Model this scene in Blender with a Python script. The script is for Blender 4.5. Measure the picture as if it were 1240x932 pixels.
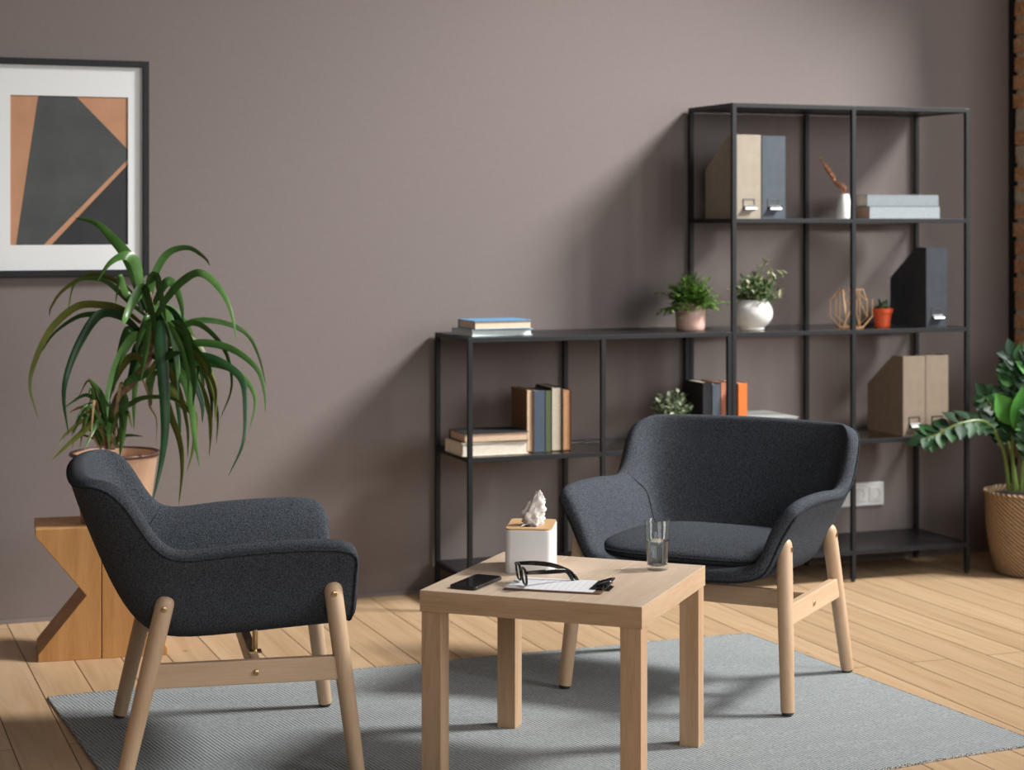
import bpy, bmesh, math, random
from mathutils import Vector, Matrix, Quaternion
random.seed(7)
for o in list(bpy.data.objects): bpy.data.objects.remove(o)
S = bpy.context.scene; C = S.collection
PI = math.pi
# ------------------------------------------------------------------ camera
F, CX, CY, H = 2286.3, 620.0, 263.7, 1.338
cam = bpy.data.cameras.new('camera'); cam.sensor_width = 36; cam.lens = F/1240*36
cam.shift_y = (CY-466)/1240; cam.clip_start = .05; cam.clip_end = 100
cam.dof.use_dof = True; cam.dof.focus_distance = 4.85; cam.dof.aperture_fstop = 3.3
co = bpy.data.objects.new('camera', cam); C.objects.link(co)
co.location = (0, 0, H); co.rotation_euler = (PI/2, 0, 0); S.camera = co
# ------------------------------------------------------------------ colour, world, lights
vs = S.view_settings; vs.view_transform = 'Standard'; vs.look = 'None'; vs.gamma = 1; vs.use_curve_mapping = False
vs.exposure = 0.0
w = bpy.data.worlds.new('world'); S.world = w; w.use_nodes = True
bg = w.node_tree.nodes['Background']; bg.inputs[0].default_value = (.93, .96, 1.0, 1); bg.inputs[1].default_value = .4
def area(name, loc, target, sx, sy, watts, col):
    l = bpy.data.lights.new(name, 'AREA'); l.shape = 'RECTANGLE'; l.size = sx; l.size_y = sy; l.energy = watts; l.color = col
    o = bpy.data.objects.new(name, l); C.objects.link(o); o.location = loc
    o.rotation_euler = (Vector(target)-Vector(loc)).to_track_quat('-Z', 'Y').to_euler(); return o
# shelf frame: origin at the tall unit's front left foot, x along the wall, y towards the wall
SX, SY, SA = .7891, 6.756, .3617
E1 = Vector((math.cos(SA), math.sin(SA), 0)); E2 = Vector((-math.sin(SA), math.cos(SA), 0))
O = Vector((SX, SY, 0)); WD = .372
def sw(lx, ly, z=0): return O + E1*lx + E2*ly + Vector((0, 0, z))
k_ = area('window_light', sw(3.6, -2.25, 5.0), sw(-.35, .2, 1.7), 1.05, 1.35, 172, (1, .985, .96)); k_.data.spread = math.radians(74)
k_ = area('second_window_light', sw(2.5, -5.2, 2.4), sw(0, -1.0, .6), 2.2, 2.4, 75, (1, .985, .97)); k_.data.spread = math.radians(120)
area('front_fill_light', sw(-1.6, -7.7, 2.3), sw(-.8, -1.0, .9), 3.2, 2.2, 80, (.97, .985, 1))  # soft fill added behind the camera, the front wall has no opening
# ------------------------------------------------------------------ pixel helpers (used to read sizes off the photograph)
def pt(u, v, Y): return Vector(((u-CX)/F*Y, Y, H-(v-CY)/F*Y))
def on(u, v, z):
    Y = (H-z)*F/(v-CY); return Vector(((u-CX)/F*Y, Y, z))
def lx_at(u, ly):
    k = (u-CX)/F; P = O + E2*ly
    return (k*P.y-P.x)/(E1.x-k*E1.y)
def z_at(lx, ly, v): return H-(v-CY)/F*sw(lx, ly).y
# ------------------------------------------------------------------ materials
MATS = {}
def nmat(name, col=(.5,.5,.5), rough=.6, metal=0, spec=.5):
    m = bpy.data.materials.new(name); m.use_nodes = True; b = m.node_tree.nodes['Principled BSDF']
    b.inputs['Base Color'].default_value = (*col, 1); b.inputs['Roughness'].default_value = rough
    b.inputs['Metallic'].default_value = metal; b.inputs['Specular IOR Level'].default_value = spec
    MATS[name] = m; return m
def tex(m): 
    nt = m.node_tree; return nt, nt.nodes['Principled BSDF']
def N(nt, t, **k):
    n = nt.nodes.new(t)
    for a, v in k.items(): setattr(n, a, v)
    return n
def ramp(nt, stops):
    r = N(nt, 'ShaderNodeValToRGB'); e = r.color_ramp.elements
    while len(e) < len(stops): e.new(.5)
    for i, (p, c) in enumerate(stops): e[i].position = p; e[i].color = (*c, 1)
    return r
def speckle(m, scale, c1, c2, bump=0, lo=.35, hi=.65, stretch=(1,1,1), detail=4, coord='Object'):
    nt, b = tex(m); tc = N(nt, 'ShaderNodeTexCoord'); mp = N(nt, 'ShaderNodeMapping'); mp.inputs['Scale'].default_value = stretch
    n = N(nt, 'ShaderNodeTexNoise'); n.inputs['Scale'].default_value = scale; n.inputs['Detail'].default_value = detail
    r = ramp(nt, [(lo, c1), (hi, c2)]); L = nt.links.new
    L(tc.outputs[coord], mp.inputs[0]); L(mp.outputs[0], n.inputs['Vector']); L(n.outputs['Fac'], r.inputs[0]); L(r.outputs[0], b.inputs['Base Color'])
    if bump:
        bp = N(nt, 'ShaderNodeBump'); bp.inputs['Strength'].default_value = bump; bp.inputs['Distance'].default_value = .002
        L(n.outputs['Fac'], bp.inputs['Height']); L(bp.outputs[0], b.inputs['Normal'])
    return m
def wood(name, c1, c2, axis='x', scale=9, rough=.5, fine=90):
    """fine straight grain along one axis, with a slower figure under it"""
    m = nmat(name, c1, rough, 0, .35); nt, b = tex(m); L = nt.links.new
    st = {'x': (.06, 1, 1), 'y': (1, .06, 1), 'z': (1, 1, .06)}[axis]
    tc = N(nt, 'ShaderNodeTexCoord'); mp = N(nt, 'ShaderNodeMapping'); mp.inputs['Scale'].default_value = st
    a = N(nt, 'ShaderNodeTexNoise'); a.inputs['Scale'].default_value = scale*3; a.inputs['Detail'].default_value = 5; a.inputs['Distortion'].default_value = .6
    f = N(nt, 'ShaderNodeTexNoise'); f.inputs['Scale'].default_value = fine*3; f.inputs['Detail'].default_value = 3
    mx = N(nt, 'ShaderNodeMath', operation='MULTIPLY_ADD'); mx.inputs[1].default_value = .4
    ad = N(nt, 'ShaderNodeMath', operation='MULTIPLY'); ad.inputs[1].default_value = .6
    r = ramp(nt, [(.34, c2), (.62, c1)])
    L(tc.outputs['Object'], mp.inputs[0]); L(mp.outputs[0], a.inputs['Vector']); L(mp.outputs[0], f.inputs['Vector'])
    L(a.outputs['Fac'], ad.inputs[0]); L(f.outputs['Fac'], mx.inputs[0]); L(ad.outputs[0], mx.inputs[2]); L(mx.outputs[0], r.inputs[0]); L(r.outputs[0], b.inputs['Base Color'])
    bp = N(nt, 'ShaderNodeBump'); bp.inputs['Strength'].default_value = .12; bp.inputs['Distance'].default_value = .001
    L(f.outputs['Fac'], bp.inputs['Height']); L(bp.outputs[0], b.inputs['Normal'])
    return m
wall_m = speckle(nmat('wall_paint', rough=.85, spec=.25), 90, (.176,.149,.141), (.183,.155,.147), .08)
black_m = speckle(nmat('black_steel', rough=.5, spec=.32), 60, (.0075,.0085,.0105), (.010,.011,.0135))
panel_m = speckle(nmat('black_panel', rough=.33, spec=.4), 40, (.009,.009,.010), (.012,.012,.013))
fab_m = speckle(nmat('charcoal_fabric', rough=.95, spec=.08), 430, (.007,.008,.010), (.106,.119,.139), .6, .32, .70, detail=7)
pipe_m = speckle(nmat('charcoal_piping', rough=.95, spec=.05), 300, (.012,.013,.015), (.045,.05,.058))
thread_m = nmat('grey_thread', (.16,.17,.18), .8)
beech = wood('beech_leg', (.62,.44,.29), (.52,.35,.215), 'z', 10, .45)
beech_y = wood('beech_rail', (.62,.44,.29), (.53,.36,.225), 'y', 10, .45)
beech_x = wood('beech_crossrail', (.60,.42,.27), (.51,.34,.21), 'x', 10, .45)
oak_x = wood('oak_apron', (.60,.41,.255), (.46,.295,.165), 'x', 8, .45)
oak_y = wood('oak_top', (.60,.475,.36), (.51,.385,.275), 'y', 8, .42)
oak_s = wood('oak_side', (.60,.43,.285), (.49,.33,.20), 'y', 8, .45)
oak_z = wood('oak_leg', (.58,.39,.245), (.45,.28,.16), 'z', 8, .45)
oak_lid = wood('oak_lid', (.66,.42,.22), (.55,.33,.16), 'x', 14, .5)
block_m = wood('pine_block', (.55,.295,.112), (.41,.195,.062), 'z', 8, .5)
block_e = wood('pine_end', (.45,.25,.10), (.33,.16,.06), 'x', 14, .55)
brass = nmat('brass', (.70,.52,.27), .3, 1)
steel = nmat('steel', (.50,.51,.52), .35, 1)
gun = nmat('gunmetal', (.10,.10,.095), .4, .8)
gold = nmat('gold_wire', (.62,.37,.17), .38, .75)
white_p = nmat('white_plastic', (.86,.86,.85), .45)
socket_m = nmat('socket_white', (.72,.72,.72), .4); socket_d = nmat('socket_grey', (.50,.50,.51), .5)
paper_m = speckle(nmat('paper', rough=.8), 20, (.70,.70,.72), (.73,.73,.75))
mat_board = nmat('mat_board', (.70,.72,.72), .7)
rubber = nmat('dark_rubber', (.03,.03,.03), .7)
gloss_blk = nmat('gloss_black', (.008,.008,.009), .12)
phone_gl = nmat('phone_screen', (.004,.004,.005), .06); phone_body = nmat('phone_body', (.015,.015,.017), .32)
def glass(name, col, rough=0, ior=1.45):
    m = nmat(name, col, rough); nt, b = tex(m); b.inputs['Transmission Weight'].default_value = 1; b.inputs['IOR'].default_value = ior; return m
glass_m = glass('drinking_glass', (.96,.98,.98)); water_m = glass('water', (.96,.98,.985), 0, 1.33)
shelf_gl = glass('shelf_glass', (.62,.70,.68), .02, 1.5)
def thin_glass(name, tint, fres=.75, rough=.02):
    m = nmat(name, tint); nt = m.node_tree; L = nt.links.new; out = nt.nodes['Material Output']
    tr = N(nt, 'ShaderNodeBsdfTransparent'); tr.inputs[0].default_value = (*tint, 1); gl_ = N(nt, 'ShaderNodeBsdfGlossy'); gl_.inputs['Roughness'].default_value = rough
    lw = N(nt, 'ShaderNodeLayerWeight'); lw.inputs[0].default_value = .5; pw_ = N(nt, 'ShaderNodeMath', operation='POWER'); pw_.inputs[1].default_value = 4.5; fr = N(nt, 'ShaderNodeMath', operation='MULTIPLY_ADD'); fr.inputs[1].default_value = fres; fr.inputs[2].default_value = .04; mx = N(nt, 'ShaderNodeMixShader')
    L(lw.outputs['Facing'], pw_.inputs[0]); L(pw_.outputs[0], fr.inputs[0]); L(fr.outputs[0], mx.inputs[0]); L(tr.outputs[0], mx.inputs[1]); L(gl_.outputs[0], mx.inputs[2]); L(mx.outputs[0], out.inputs[0]); return m
shelf_gl = thin_glass('clear_shelf_glass', (.88,.89,.88)); tumbler_m = thin_glass('tumbler_glass', (.95,.965,.965), .7, .01)
lens_m = glass('lens', (.95,.96,.97), 0, 1.1)
tissue_m = nmat('tissue', (.84,.80,.76), .9, 0, .1)
# ------------------------------------------------------------------ object helpers
def tag(o, label=None, cat=None, group=None, kind=None):
    if label: o['label'] = label
    if cat: o['category'] = cat
    if group: o['group'] = group
    if kind: o['kind'] = kind
    return o
def thing(name, label, cat, loc=(0,0,0), rz=0, group=None):
    o = bpy.data.objects.new(name, None); C.objects.link(o); o.empty_display_size = .05
    o.location = loc; o.rotation_euler = (0, 0, rz); return tag(o, label, cat, group)
class MB:
    def __init__(s): s.v = []; s.f = []; s.mi = []
    def add(s, vs, fs, mi=0):
        n = len(s.v); s.v += [Vector(p) for p in vs]
        s.f += [[i+n for i in f] for f in fs]; s.mi += [mi]*len(fs); return s
    def box(s, a, b, M=None, mi=0):
        (x0,y0,z0), (x1,y1,z1) = a, b
        vs = [Vector(p) for p in ((x0,y0,z0),(x1,y0,z0),(x1,y1,z0),(x0,y1,z0),(x0,y0,z1),(x1,y0,z1),(x1,y1,z1),(x0,y1,z1))]
        if M: vs = [M @ p for p in vs]
        return s.add(vs, [(3,2,1,0),(4,5,6,7),(0,1,5,4),(1,2,6,5),(2,3,7,6),(3,0,4,7)], mi)
    def prism(s, poly, a, b, plane='xz', mi=0):
        """polygon given in a plane (CCW), extruded from a to b along the third axis"""
        def P(p, t):
            return {'xz': (p[0], t, p[1]), 'yz': (t, p[0], p[1]), 'xy': (p[0], p[1], t)}[plane]
        n = len(poly); vs = [P(p, a) for p in poly]+[P(p, b) for p in poly]
        return s.add(vs, [list(range(n))[::-1], list(range(n, 2*n))]+[(i, (i+1)%n, n+(i+1)%n, n+i) for i in range(n)], mi)
    def tube(s, pts, r, n=10, caps=True, closed=False, mi=0):
        pts = [Vector(p) for p in pts]; m = len(pts); R = r if isinstance(r, (list, tuple)) else [r]*m
        rings = []; ref = None
        for i, p in enumerate(pts):
            a = pts[i-1] if (i or closed) else p; b = pts[(i+1) % m] if (i < m-1 or closed) else p
            t = (b-a).normalized()
            if ref is None: ref = t.orthogonal().normalized()
            ref = (ref-t*ref.dot(t)).normalized() if (ref-t*ref.dot(t)).length > 1e-6 else t.orthogonal().normalized()
            q = t.cross(ref); rings.append([p+(ref*math.cos(2*PI*k/n)+q*math.sin(2*PI*k/n))*R[i] for k in range(n)])
        vs = [x for g in rings for x in g]; fs = []
        for i in range(m if closed else m-1):
            j = (i+1) % m
            for k in range(n): fs.append((i*n+k, i*n+(k+1)%n, j*n+(k+1)%n, j*n+k))
        if caps and not closed: fs += [list(range(n))[::-1], [(m-1)*n+k for k in range(n)]]
        return s.add(vs, fs, mi)
    def lathe(s, prof, n=40, c=(0,0,0), mi=0, cap0=True, cap1=True):
        c = Vector(c); vs = []; fs = []
        for r, z in prof:
            for k in range(n): vs.append(c+Vector((r*math.cos(2*PI*k/n), r*math.sin(2*PI*k/n), z)))
        m = len(prof)
        for i in range(m-1):
            for k in range(n): fs.append((i*n+k, i*n+(k+1)%n, (i+1)*n+(k+1)%n, (i+1)*n+k))
        if cap0: fs.append(list(range(n))[::-1])
        if cap1: fs.append([(m-1)*n+k for k in range(n)])
        return s.add(vs, fs, mi)
    def strip(s, pts, width, side, fold=.25, prof=None, mi=0):
        """a long leaf: three vertices across, lightly folded along the midrib"""
        m = len(pts); vs = []; fs = []
        for i, p in enumerate(pts):
            a = pts[max(i-1, 0)]; b = pts[min(i+1, m-1)]; t = (b-a).normalized()
            sd = side(t, i/(m-1)); nn = t.cross(sd).normalized(); w = width*(prof(i/(m-1)) if prof else 1)/2
            vs += [p+sd*w+nn*w*fold, p, p-sd*w+nn*w*fold]
        for i in range(m-1):
            for k in range(2): fs.append((i*3+k, i*3+k+1, (i+1)*3+k+1, (i+1)*3+k))
        return s.add(vs, fs, mi)
    def leaf(s, base, d, up, L, W, mi=0, curl=.15, shape=(0,.55,.95,1,.8,.42,0)):
        d = d.normalized(); sd = d.cross(up); sd = sd.normalized() if sd.length > 1e-5 else d.orthogonal(); n = sd.cross(d).normalized(); m = len(shape)
        vs = []; fs = []
        for i, q in enumerate(shape):
            t = i/(m-1); p = base+d*(L*t)-n*(curl*L*t*t); w = W/2*max(q, .02)
            vs += [p+sd*w+n*w*.3, p, p-sd*w+n*w*.3]
        for i in range(m-1):
            for k in range(2): fs.append((i*3+k, (i+1)*3+k, (i+1)*3+k+1, i*3+k+1))
        return s.add(vs, fs, mi)
    def build(s, name, mats, parent=None, smooth=False, bevel=0, seg=2, sub=0, auto=True, solid=0):
        me = bpy.data.meshes.new(name); me.from_pydata([tuple(v) for v in s.v], [], s.f)
        mats = mats if isinstance(mats, (list, tuple)) else [mats]
        for m in mats: me.materials.append(m)
        me.polygons.foreach_set('material_index', s.mi)
        bm = bmesh.new(); bm.from_mesh(me); bmesh.ops.recalc_face_normals(bm, faces=bm.faces); bm.to_mesh(me); bm.free()
        o = bpy.data.objects.new(name, me); C.objects.link(o)
        if parent: o.parent = parent
        if smooth: me.polygons.foreach_set('use_smooth', [True]*len(me.polygons))
        if solid: d = o.modifiers.new('thickness', 'SOLIDIFY'); d.thickness = solid; d.offset = 0
        if bevel:
            b = o.modifiers.new('bevel', 'BEVEL'); b.width = bevel; b.segments = seg; b.limit_method = 'ANGLE'; b.angle_limit = math.radians(40); b.harden_normals = False
        if sub: d = o.modifiers.new('subd', 'SUBSURF'); d.levels = sub; d.render_levels = sub
        if smooth and not sub and auto:
            try: me.set_sharp_from_angle(angle=math.radians(42))
            except Exception: pass
        return o
def cr(pts, n=6):
    """Catmull-Rom through points"""
    P = [Vector(p) for p in pts]; P = [P[0]*2-P[1]]+P+[P[-1]*2-P[-2]]; out = []
    for i in range(1, len(P)-2):
        a, b, c, d = P[i-1:i+3]
        for k in range(n):
            t = k/n; out.append(.5*((2*b)+(c-a)*t+(2*a-5*b+4*c-d)*t*t+(3*b-a-3*c+d)*t**3))
    out.append(P[-2]); return out
def copy_tree(o, parent=None):
    c = o.copy(); C.objects.link(c)
    if parent: c.parent = parent; c.matrix_parent_inverse = o.matrix_parent_inverse.copy()
    for ch in list(o.children): copy_tree(ch, c)
    return c
# ================================================================== SETTING
CORN = lx_at(1221, WD)                                  # where the painted wall ends
# floor: pine boards running away from the painted wall
def floor_mat():
    m = nmat('pine_boards', rough=.42, spec=.35); nt, b = tex(m); L = nt.links.new
    tc = N(nt, 'ShaderNodeTexCoord'); br = N(nt, 'ShaderNodeTexBrick')
    mp = N(nt, 'ShaderNodeMapping'); mp.inputs['Rotation'].default_value = (0, 0, PI/2); mp.inputs['Location'].default_value = (.3, FLO, 0)
    br.offset = .37; br.inputs['Scale'].default_value = 1; br.inputs['Brick Width'].default_value = 2.3; br.inputs['Row Height'].default_value = .138
    br.inputs['Mortar Size'].default_value = .0021; br.inputs['Mortar Smooth'].default_value = .2; br.inputs['Bias'].default_value = 0
    br.inputs['Color1'].default_value = (.25,.25,.25,1); br.inputs['Color2'].default_value = (.8,.8,.8,1); br.inputs['Mortar'].default_value = (.5,.5,.5,1)
    L(tc.outputs['Object'], mp.inputs[0]); L(mp.outputs[0], br.inputs['Vector'])
    st = N(nt, 'ShaderNodeMapping'); st.inputs['Scale'].default_value = (1, .07, 1); L(tc.outputs['Object'], st.inputs[0])
    ofs = N(nt, 'ShaderNodeVectorMath', operation='ADD'); sc = N(nt, 'ShaderNodeVectorMath', operation='SCALE'); sc.inputs['Scale'].default_value = 3.0
    L(br.outputs['Color'], sc.inputs[0]); L(st.outputs[0], ofs.inputs[0]); L(sc.outputs[0], ofs.inputs[1])
    n1 = N(nt, 'ShaderNodeTexNoise'); n1.inputs['Scale'].default_value = 22; n1.inputs['Detail'].default_value = 6; n1.inputs['Distortion'].default_value = .8
    L(ofs.outputs[0], n1.inputs['Vector'])
    r = ramp(nt, [(.3, (.43,.285,.162)), (.5, (.51,.352,.212)), (.72, (.56,.40,.25))]); L(n1.outputs['Fac'], r.inputs[0])
    hv = N(nt, 'ShaderNodeMix', data_type='RGBA', blend_type='MULTIPLY'); hv.inputs[0].default_value = .35
    tn = ramp(nt, [(.2, (.72,.66,.60)), (.8, (1.1,1.08,1.05))]); L(br.outputs['Color'], tn.inputs[0])
    L(r.outputs[0], hv.inputs[6]); L(tn.outputs[0], hv.inputs[7])
    # knots
    kv = N(nt, 'ShaderNodeTexVoronoi'); kv.inputs['Scale'].default_value = 4.2; km = N(nt, 'ShaderNodeMapping'); km.inputs['Scale'].default_value = (1, .62, 1)
    L(tc.outputs['Object'], km.inputs[0]); L(km.outputs[0], kv.inputs['Vector'])
    kr = ramp(nt, [(.02, (1,1,1)), (.055, (0,0,0))]); L(kv.outputs['Distance'], kr.inputs[0])
    k2 = N(nt, 'ShaderNodeMix', data_type='RGBA'); k2.inputs[7].default_value = (.30,.145,.055,1)
    L(kr.outputs[0], k2.inputs[0]); L(hv.outputs[2], k2.inputs[6])
    mo = N(nt, 'ShaderNodeMix', data_type='RGBA'); mo.inputs[7].default_value = (.12,.06,.025,1)
    L(br.outputs['Fac'], mo.inputs[0]); L(k2.outputs[2], mo.inputs[6]); L(mo.outputs[2], b.inputs['Base Color'])
    bp = N(nt, 'ShaderNodeBump'); bp.inputs['Strength'].default_value = .5; bp.inputs['Distance'].default_value = .003; bp.invert = True
    L(br.outputs['Fac'], bp.inputs['Height']); L(bp.outputs[0], b.inputs['Normal'])
    rr = ramp(nt, [(.3, (.52,.52,.52)), (.7, (.36,.36,.36))]); L(n1.outputs['Fac'], rr.inputs[0]); L(rr.outputs[0], b.inputs['Roughness'])
    return m
FLO = .0
def setting(name, mb, m, **k):
    o = mb.build(name, m, **k); o.location = O; o.rotation_euler = (0, 0, SA); o['kind'] = 'structure'; return o
setting('floor', MB().box((-4.4, -8.0, -.05), (CORN+.6, WD+.12, 0)), floor_mat())
setting('wall_back', MB().box((-4.4, WD, 0), (CORN, WD+.12, 4.6)), wall_m)
setting('trim_1', MB().box((-4.4, WD-.006, 0), (CORN, WD, .012)), nmat('wall_foot_seal', (.20,.165,.155), .8))
setting('wall_left', MB().box((-4.52, -8.12, 0), (-4.4, WD+.12, 4.6)), wall_m)
setting('wall_front', MB().box((-4.4, -8.12, 0), (CORN+.2, -8.0, 4.6)), wall_m)
setting('ceiling', MB().box((-4.52, -8.12, 4.6), (CORN+.2, WD+.12, 4.7)), nmat('ceiling_white', (.62,.61,.59), .9))
# brick wall, square to the painted one, with the window opening the daylight comes through
def brick_mat():
    m = nmat('old_brick', rough=.9, spec=.15); nt, b = tex(m); L = nt.links.new
    oi = N(nt, 'ShaderNodeTexCoord'); n = N(nt, 'ShaderNodeTexNoise'); n.inputs['Scale'].default_value = 6; n.inputs['Detail'].default_value = 8
    n2 = N(nt, 'ShaderNodeTexNoise'); n2.inputs['Scale'].default_value = 60; n2.inputs['Detail'].default_value = 6
    mp = N(nt, 'ShaderNodeMapping'); mp.inputs['Scale'].default_value = (1, .5, 2.2); L(oi.outputs['Object'], mp.inputs[0]); L(mp.outputs[0], n.inputs['Vector']); L(oi.outputs['Object'], n2.inputs['Vector'])
    r = ramp(nt, [(.3, (.62,.50,.34)), (.45, (.70,.36,.19)), (.6, (.74,.45,.26)), (.75, (.72,.60,.43))]); L(n.outputs['Fac'], r.inputs[0])
    mx = N(nt, 'ShaderNodeMix', data_type='RGBA', blend_type='MULTIPLY'); mx.inputs[0].default_value = .7
    r2 = ramp(nt, [(.35, (.55,.5,.45)), (.6, (1,1,1))]); L(n2.outputs['Fac'], r2.inputs[0]); L(r.outputs[0], mx.inputs[6]); L(r2.outputs[0], mx.inputs[7]); L(mx.outputs[2], b.inputs['Base Color'])
    bp = N(nt, 'ShaderNodeBump'); bp.inputs['Strength'].default_value = .8; bp.inputs['Distance'].default_value = .006; L(n2.outputs['Fac'], bp.inputs['Height']); L(bp.outputs[0], b.inputs['Normal'])
    return m
brk = brick_mat(); mortar = speckle(nmat('mortar', rough=.95), 50, (.52,.45,.35), (.66,.59,.48))
BX = CORN+.030                                         # brick face
mb = MB(); rng = random.Random(3)
def bricks(y0, y1, z0, z1):
    """courses of rough bricks between y0 (near) and y1 (at the painted wall)"""
    z = z0; k = 0
    while z < z1-.01:
        y = y1 - (0 if k % 2 else .12)
        ya = y1
        while ya > y0+.01:
            yb = max(y, y0); zt = min(z+.066, z1)
            if ya-yb > .02:
                j = [rng.uniform(-.012, .012) for _ in range(3)]
                mb.box((BX+j[0], yb+.006, z+.005), (BX+.12, ya-.006+(j[1]*.9 if ya == y1 else 0), zt-.005), None, 0)
            ya = y; y = y-.245
        z += .074; k += 1
    zz_ = z0
    while zz_ < z1:                                       # lime mortar, nearly flush, with its own ragged end
        mb.box((BX+.003+rng.uniform(0, .006), y0, zz_), (BX+.125, y1-rng.uniform(.0, .016), min(zz_+.037, z1)), None, 1); zz_ += .037
Y1 = WD+.004
bricks(WD-.56, Y1, 0, 4.6)                             # nib beside the corner
bricks(WD-1.7, WD-.56, 0, .55)
mb.box((BX, -6.6, 0), (BX+.125, WD-1.7, .55), None, 0)
mb.box((BX, -2.75, .55), (BX+.125, -2.55, 4.6), None, 0)
mb.box((BX, -8, 0), (BX+.125, -6.6, 4.6), None, 0)
mb.box((BX, -6.6, 4.15), (BX+.125, WD-.56, 4.6), None, 0)
mb.prism([(WD-.56, 4.6), (WD-.56, 2.6), (WD-.75, 2.85), (WD-.95, 3.2), (WD-1.15, 3.55), (WD-1.4, 4.0), (WD-1.55, 4.2), (WD-1.55, 4.6)], BX, BX+.125, 'yz', 0)   # unseen arched window head, added to shade the wall's upper right
setting('wall_right', mb, [brk, mortar], bevel=.006)
setting('gap_shade_panel', MB().box((CORN, WD+.05, 0), (BX+.12, WD+.12, 4.3)), nmat('gap_shade_black', (.012,.010,.009), .95))  # near-black backing paints the deep shade between wall and brick
setting('trim_3', MB().box((BX-.05, -6.5, .55), (BX+.12, -2.8, .585)).box((BX-.05, -2.5, .55), (BX+.12, WD-.58, .585)), nmat('window_sill', (.55,.53,.5), .6), bevel=.004)
# ================================================================== RUG
def rug_mat():
    m = nmat('woven_rug', rough=.95, spec=.1); nt, b = tex(m); L = nt.links.new
    tc = N(nt, 'ShaderNodeTexCoord'); mp = N(nt, 'ShaderNodeMapping'); mp.inputs['Rotation'].default_value = (0, 0, -.375); L(tc.outputs['Object'], mp.inputs[0])
    wv = N(nt, 'ShaderNodeTexWave', wave_type='BANDS', bands_direction='DIAGONAL'); wv.inputs['Scale'].default_value = 1; wv.inputs['Distortion'].default_value = 1.6; wv.inputs['Detail'].default_value = 2; wv.inputs['Detail Scale'].default_value = .35
    m2 = N(nt, 'ShaderNodeMapping'); m2.inputs['Scale'].default_value = (62, 9, 0); L(mp.outputs[0], m2.inputs[0]); L(m2.outputs[0], wv.inputs['Vector'])
    n = N(nt, 'ShaderNodeTexNoise'); n.inputs['Scale'].default_value = 130; n.inputs['Detail'].default_value = 5; L(tc.outputs['Object'], n.inputs['Vector'])
    big = N(nt, 'ShaderNodeTexNoise'); big.inputs['Scale'].default_value = 5; m3 = N(nt, 'ShaderNodeMapping'); m3.inputs['Scale'].default_value = (.5, 3, 1); L(mp.outputs[0], m3.inputs[0]); L(m3.outputs[0], big.inputs['Vector'])
    br = ramp(nt, [(.38, (.18,.18,.18)), (.62, (.75,.75,.75))]); L(big.outputs['Fac'], br.inputs[0])
    mx = N(nt, 'ShaderNodeMix', data_type='RGBA'); L(br.outputs[0], mx.inputs[0]); L(n.outputs['Fac'], mx.inputs[6]); L(wv.outputs['Fac'], mx.inputs[7])
    r = ramp(nt, [(.12, (.105,.116,.122)), (.45, (.27,.295,.30)), (.85, (.44,.47,.475))]); L(mx.outputs[2], r.inputs[0]); L(r.outputs[0], b.inputs['Base Color'])
    bp = N(nt, 'ShaderNodeBump'); bp.inputs['Strength'].default_value = .5; bp.inputs['Distance'].default_value = .0015; L(mx.outputs[2], bp.inputs['Height']); L(bp.outputs[0], b.inputs['Normal'])
    return m
RT = .005
q = [Vector((-1.291,5.255,0)), Vector((.756,6.066,0)), Vector((1.345,4.80,0)), Vector((-.66,3.774,0))]
def rugp(a, b):
    p = (q[0]*(1-a)+q[1]*a)*(1-b)+(q[3]*(1-a)+q[2]*a)*b
    e = math.sin(a*23)*.0035*(1 if b in (0, 1) else 0)+math.sin(a*9+1)*.003*(1 if b in (0, 1) else 0)
    return p+Vector((0, e, 0))
n1, n2 = 60, 40; mb = MB(); vs = []
for j in range(n2+1):
    for i in range(n1+1): vs.append(rugp(i/n1, j/n2)+Vector((0, 0, RT)))
fs = [(j*(n1+1)+i, j*(n1+1)+i+1, (j+1)*(n1+1)+i+1, (j+1)*(n1+1)+i) for j in range(n2) for i in range(n1)]
nv = len(vs); vs += [v-Vector((0, 0, RT)) for v in vs]
bd = [i for i in range(n1+1)]+[j*(n1+1)+n1 for j in range(1, n2+1)]+[n2*(n1+1)+i for i in range(n1-1, -1, -1)]+[j*(n1+1) for j in range(n2-1, 0, -1)]
fs += [tuple(x+nv for x in f[::-1]) for f in fs]+[(bd[k], bd[(k+1) % len(bd)], bd[(k+1) % len(bd)]+nv, bd[k]+nv) for k in range(len(bd))]
rug = thing('rug', 'flat-woven grey rug under the armchairs and the side table', 'rug')
mb.add(vs, fs); mb.build('woven_field', rug_mat(), rug, smooth=True)
edge = [vs[i] for i in bd]; mb = MB(); mb.tube([p+Vector((0,0,-RT/2)) for p in edge], .0034, 6, closed=True)
tag(mb.build('bound_edge', speckle(nmat('rug_edge', rough=.95), 260, (.05,.05,.05), (.42,.40,.37), .3, .4, .6, detail=1), rug, smooth=True), 'dark stitched edge')
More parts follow.
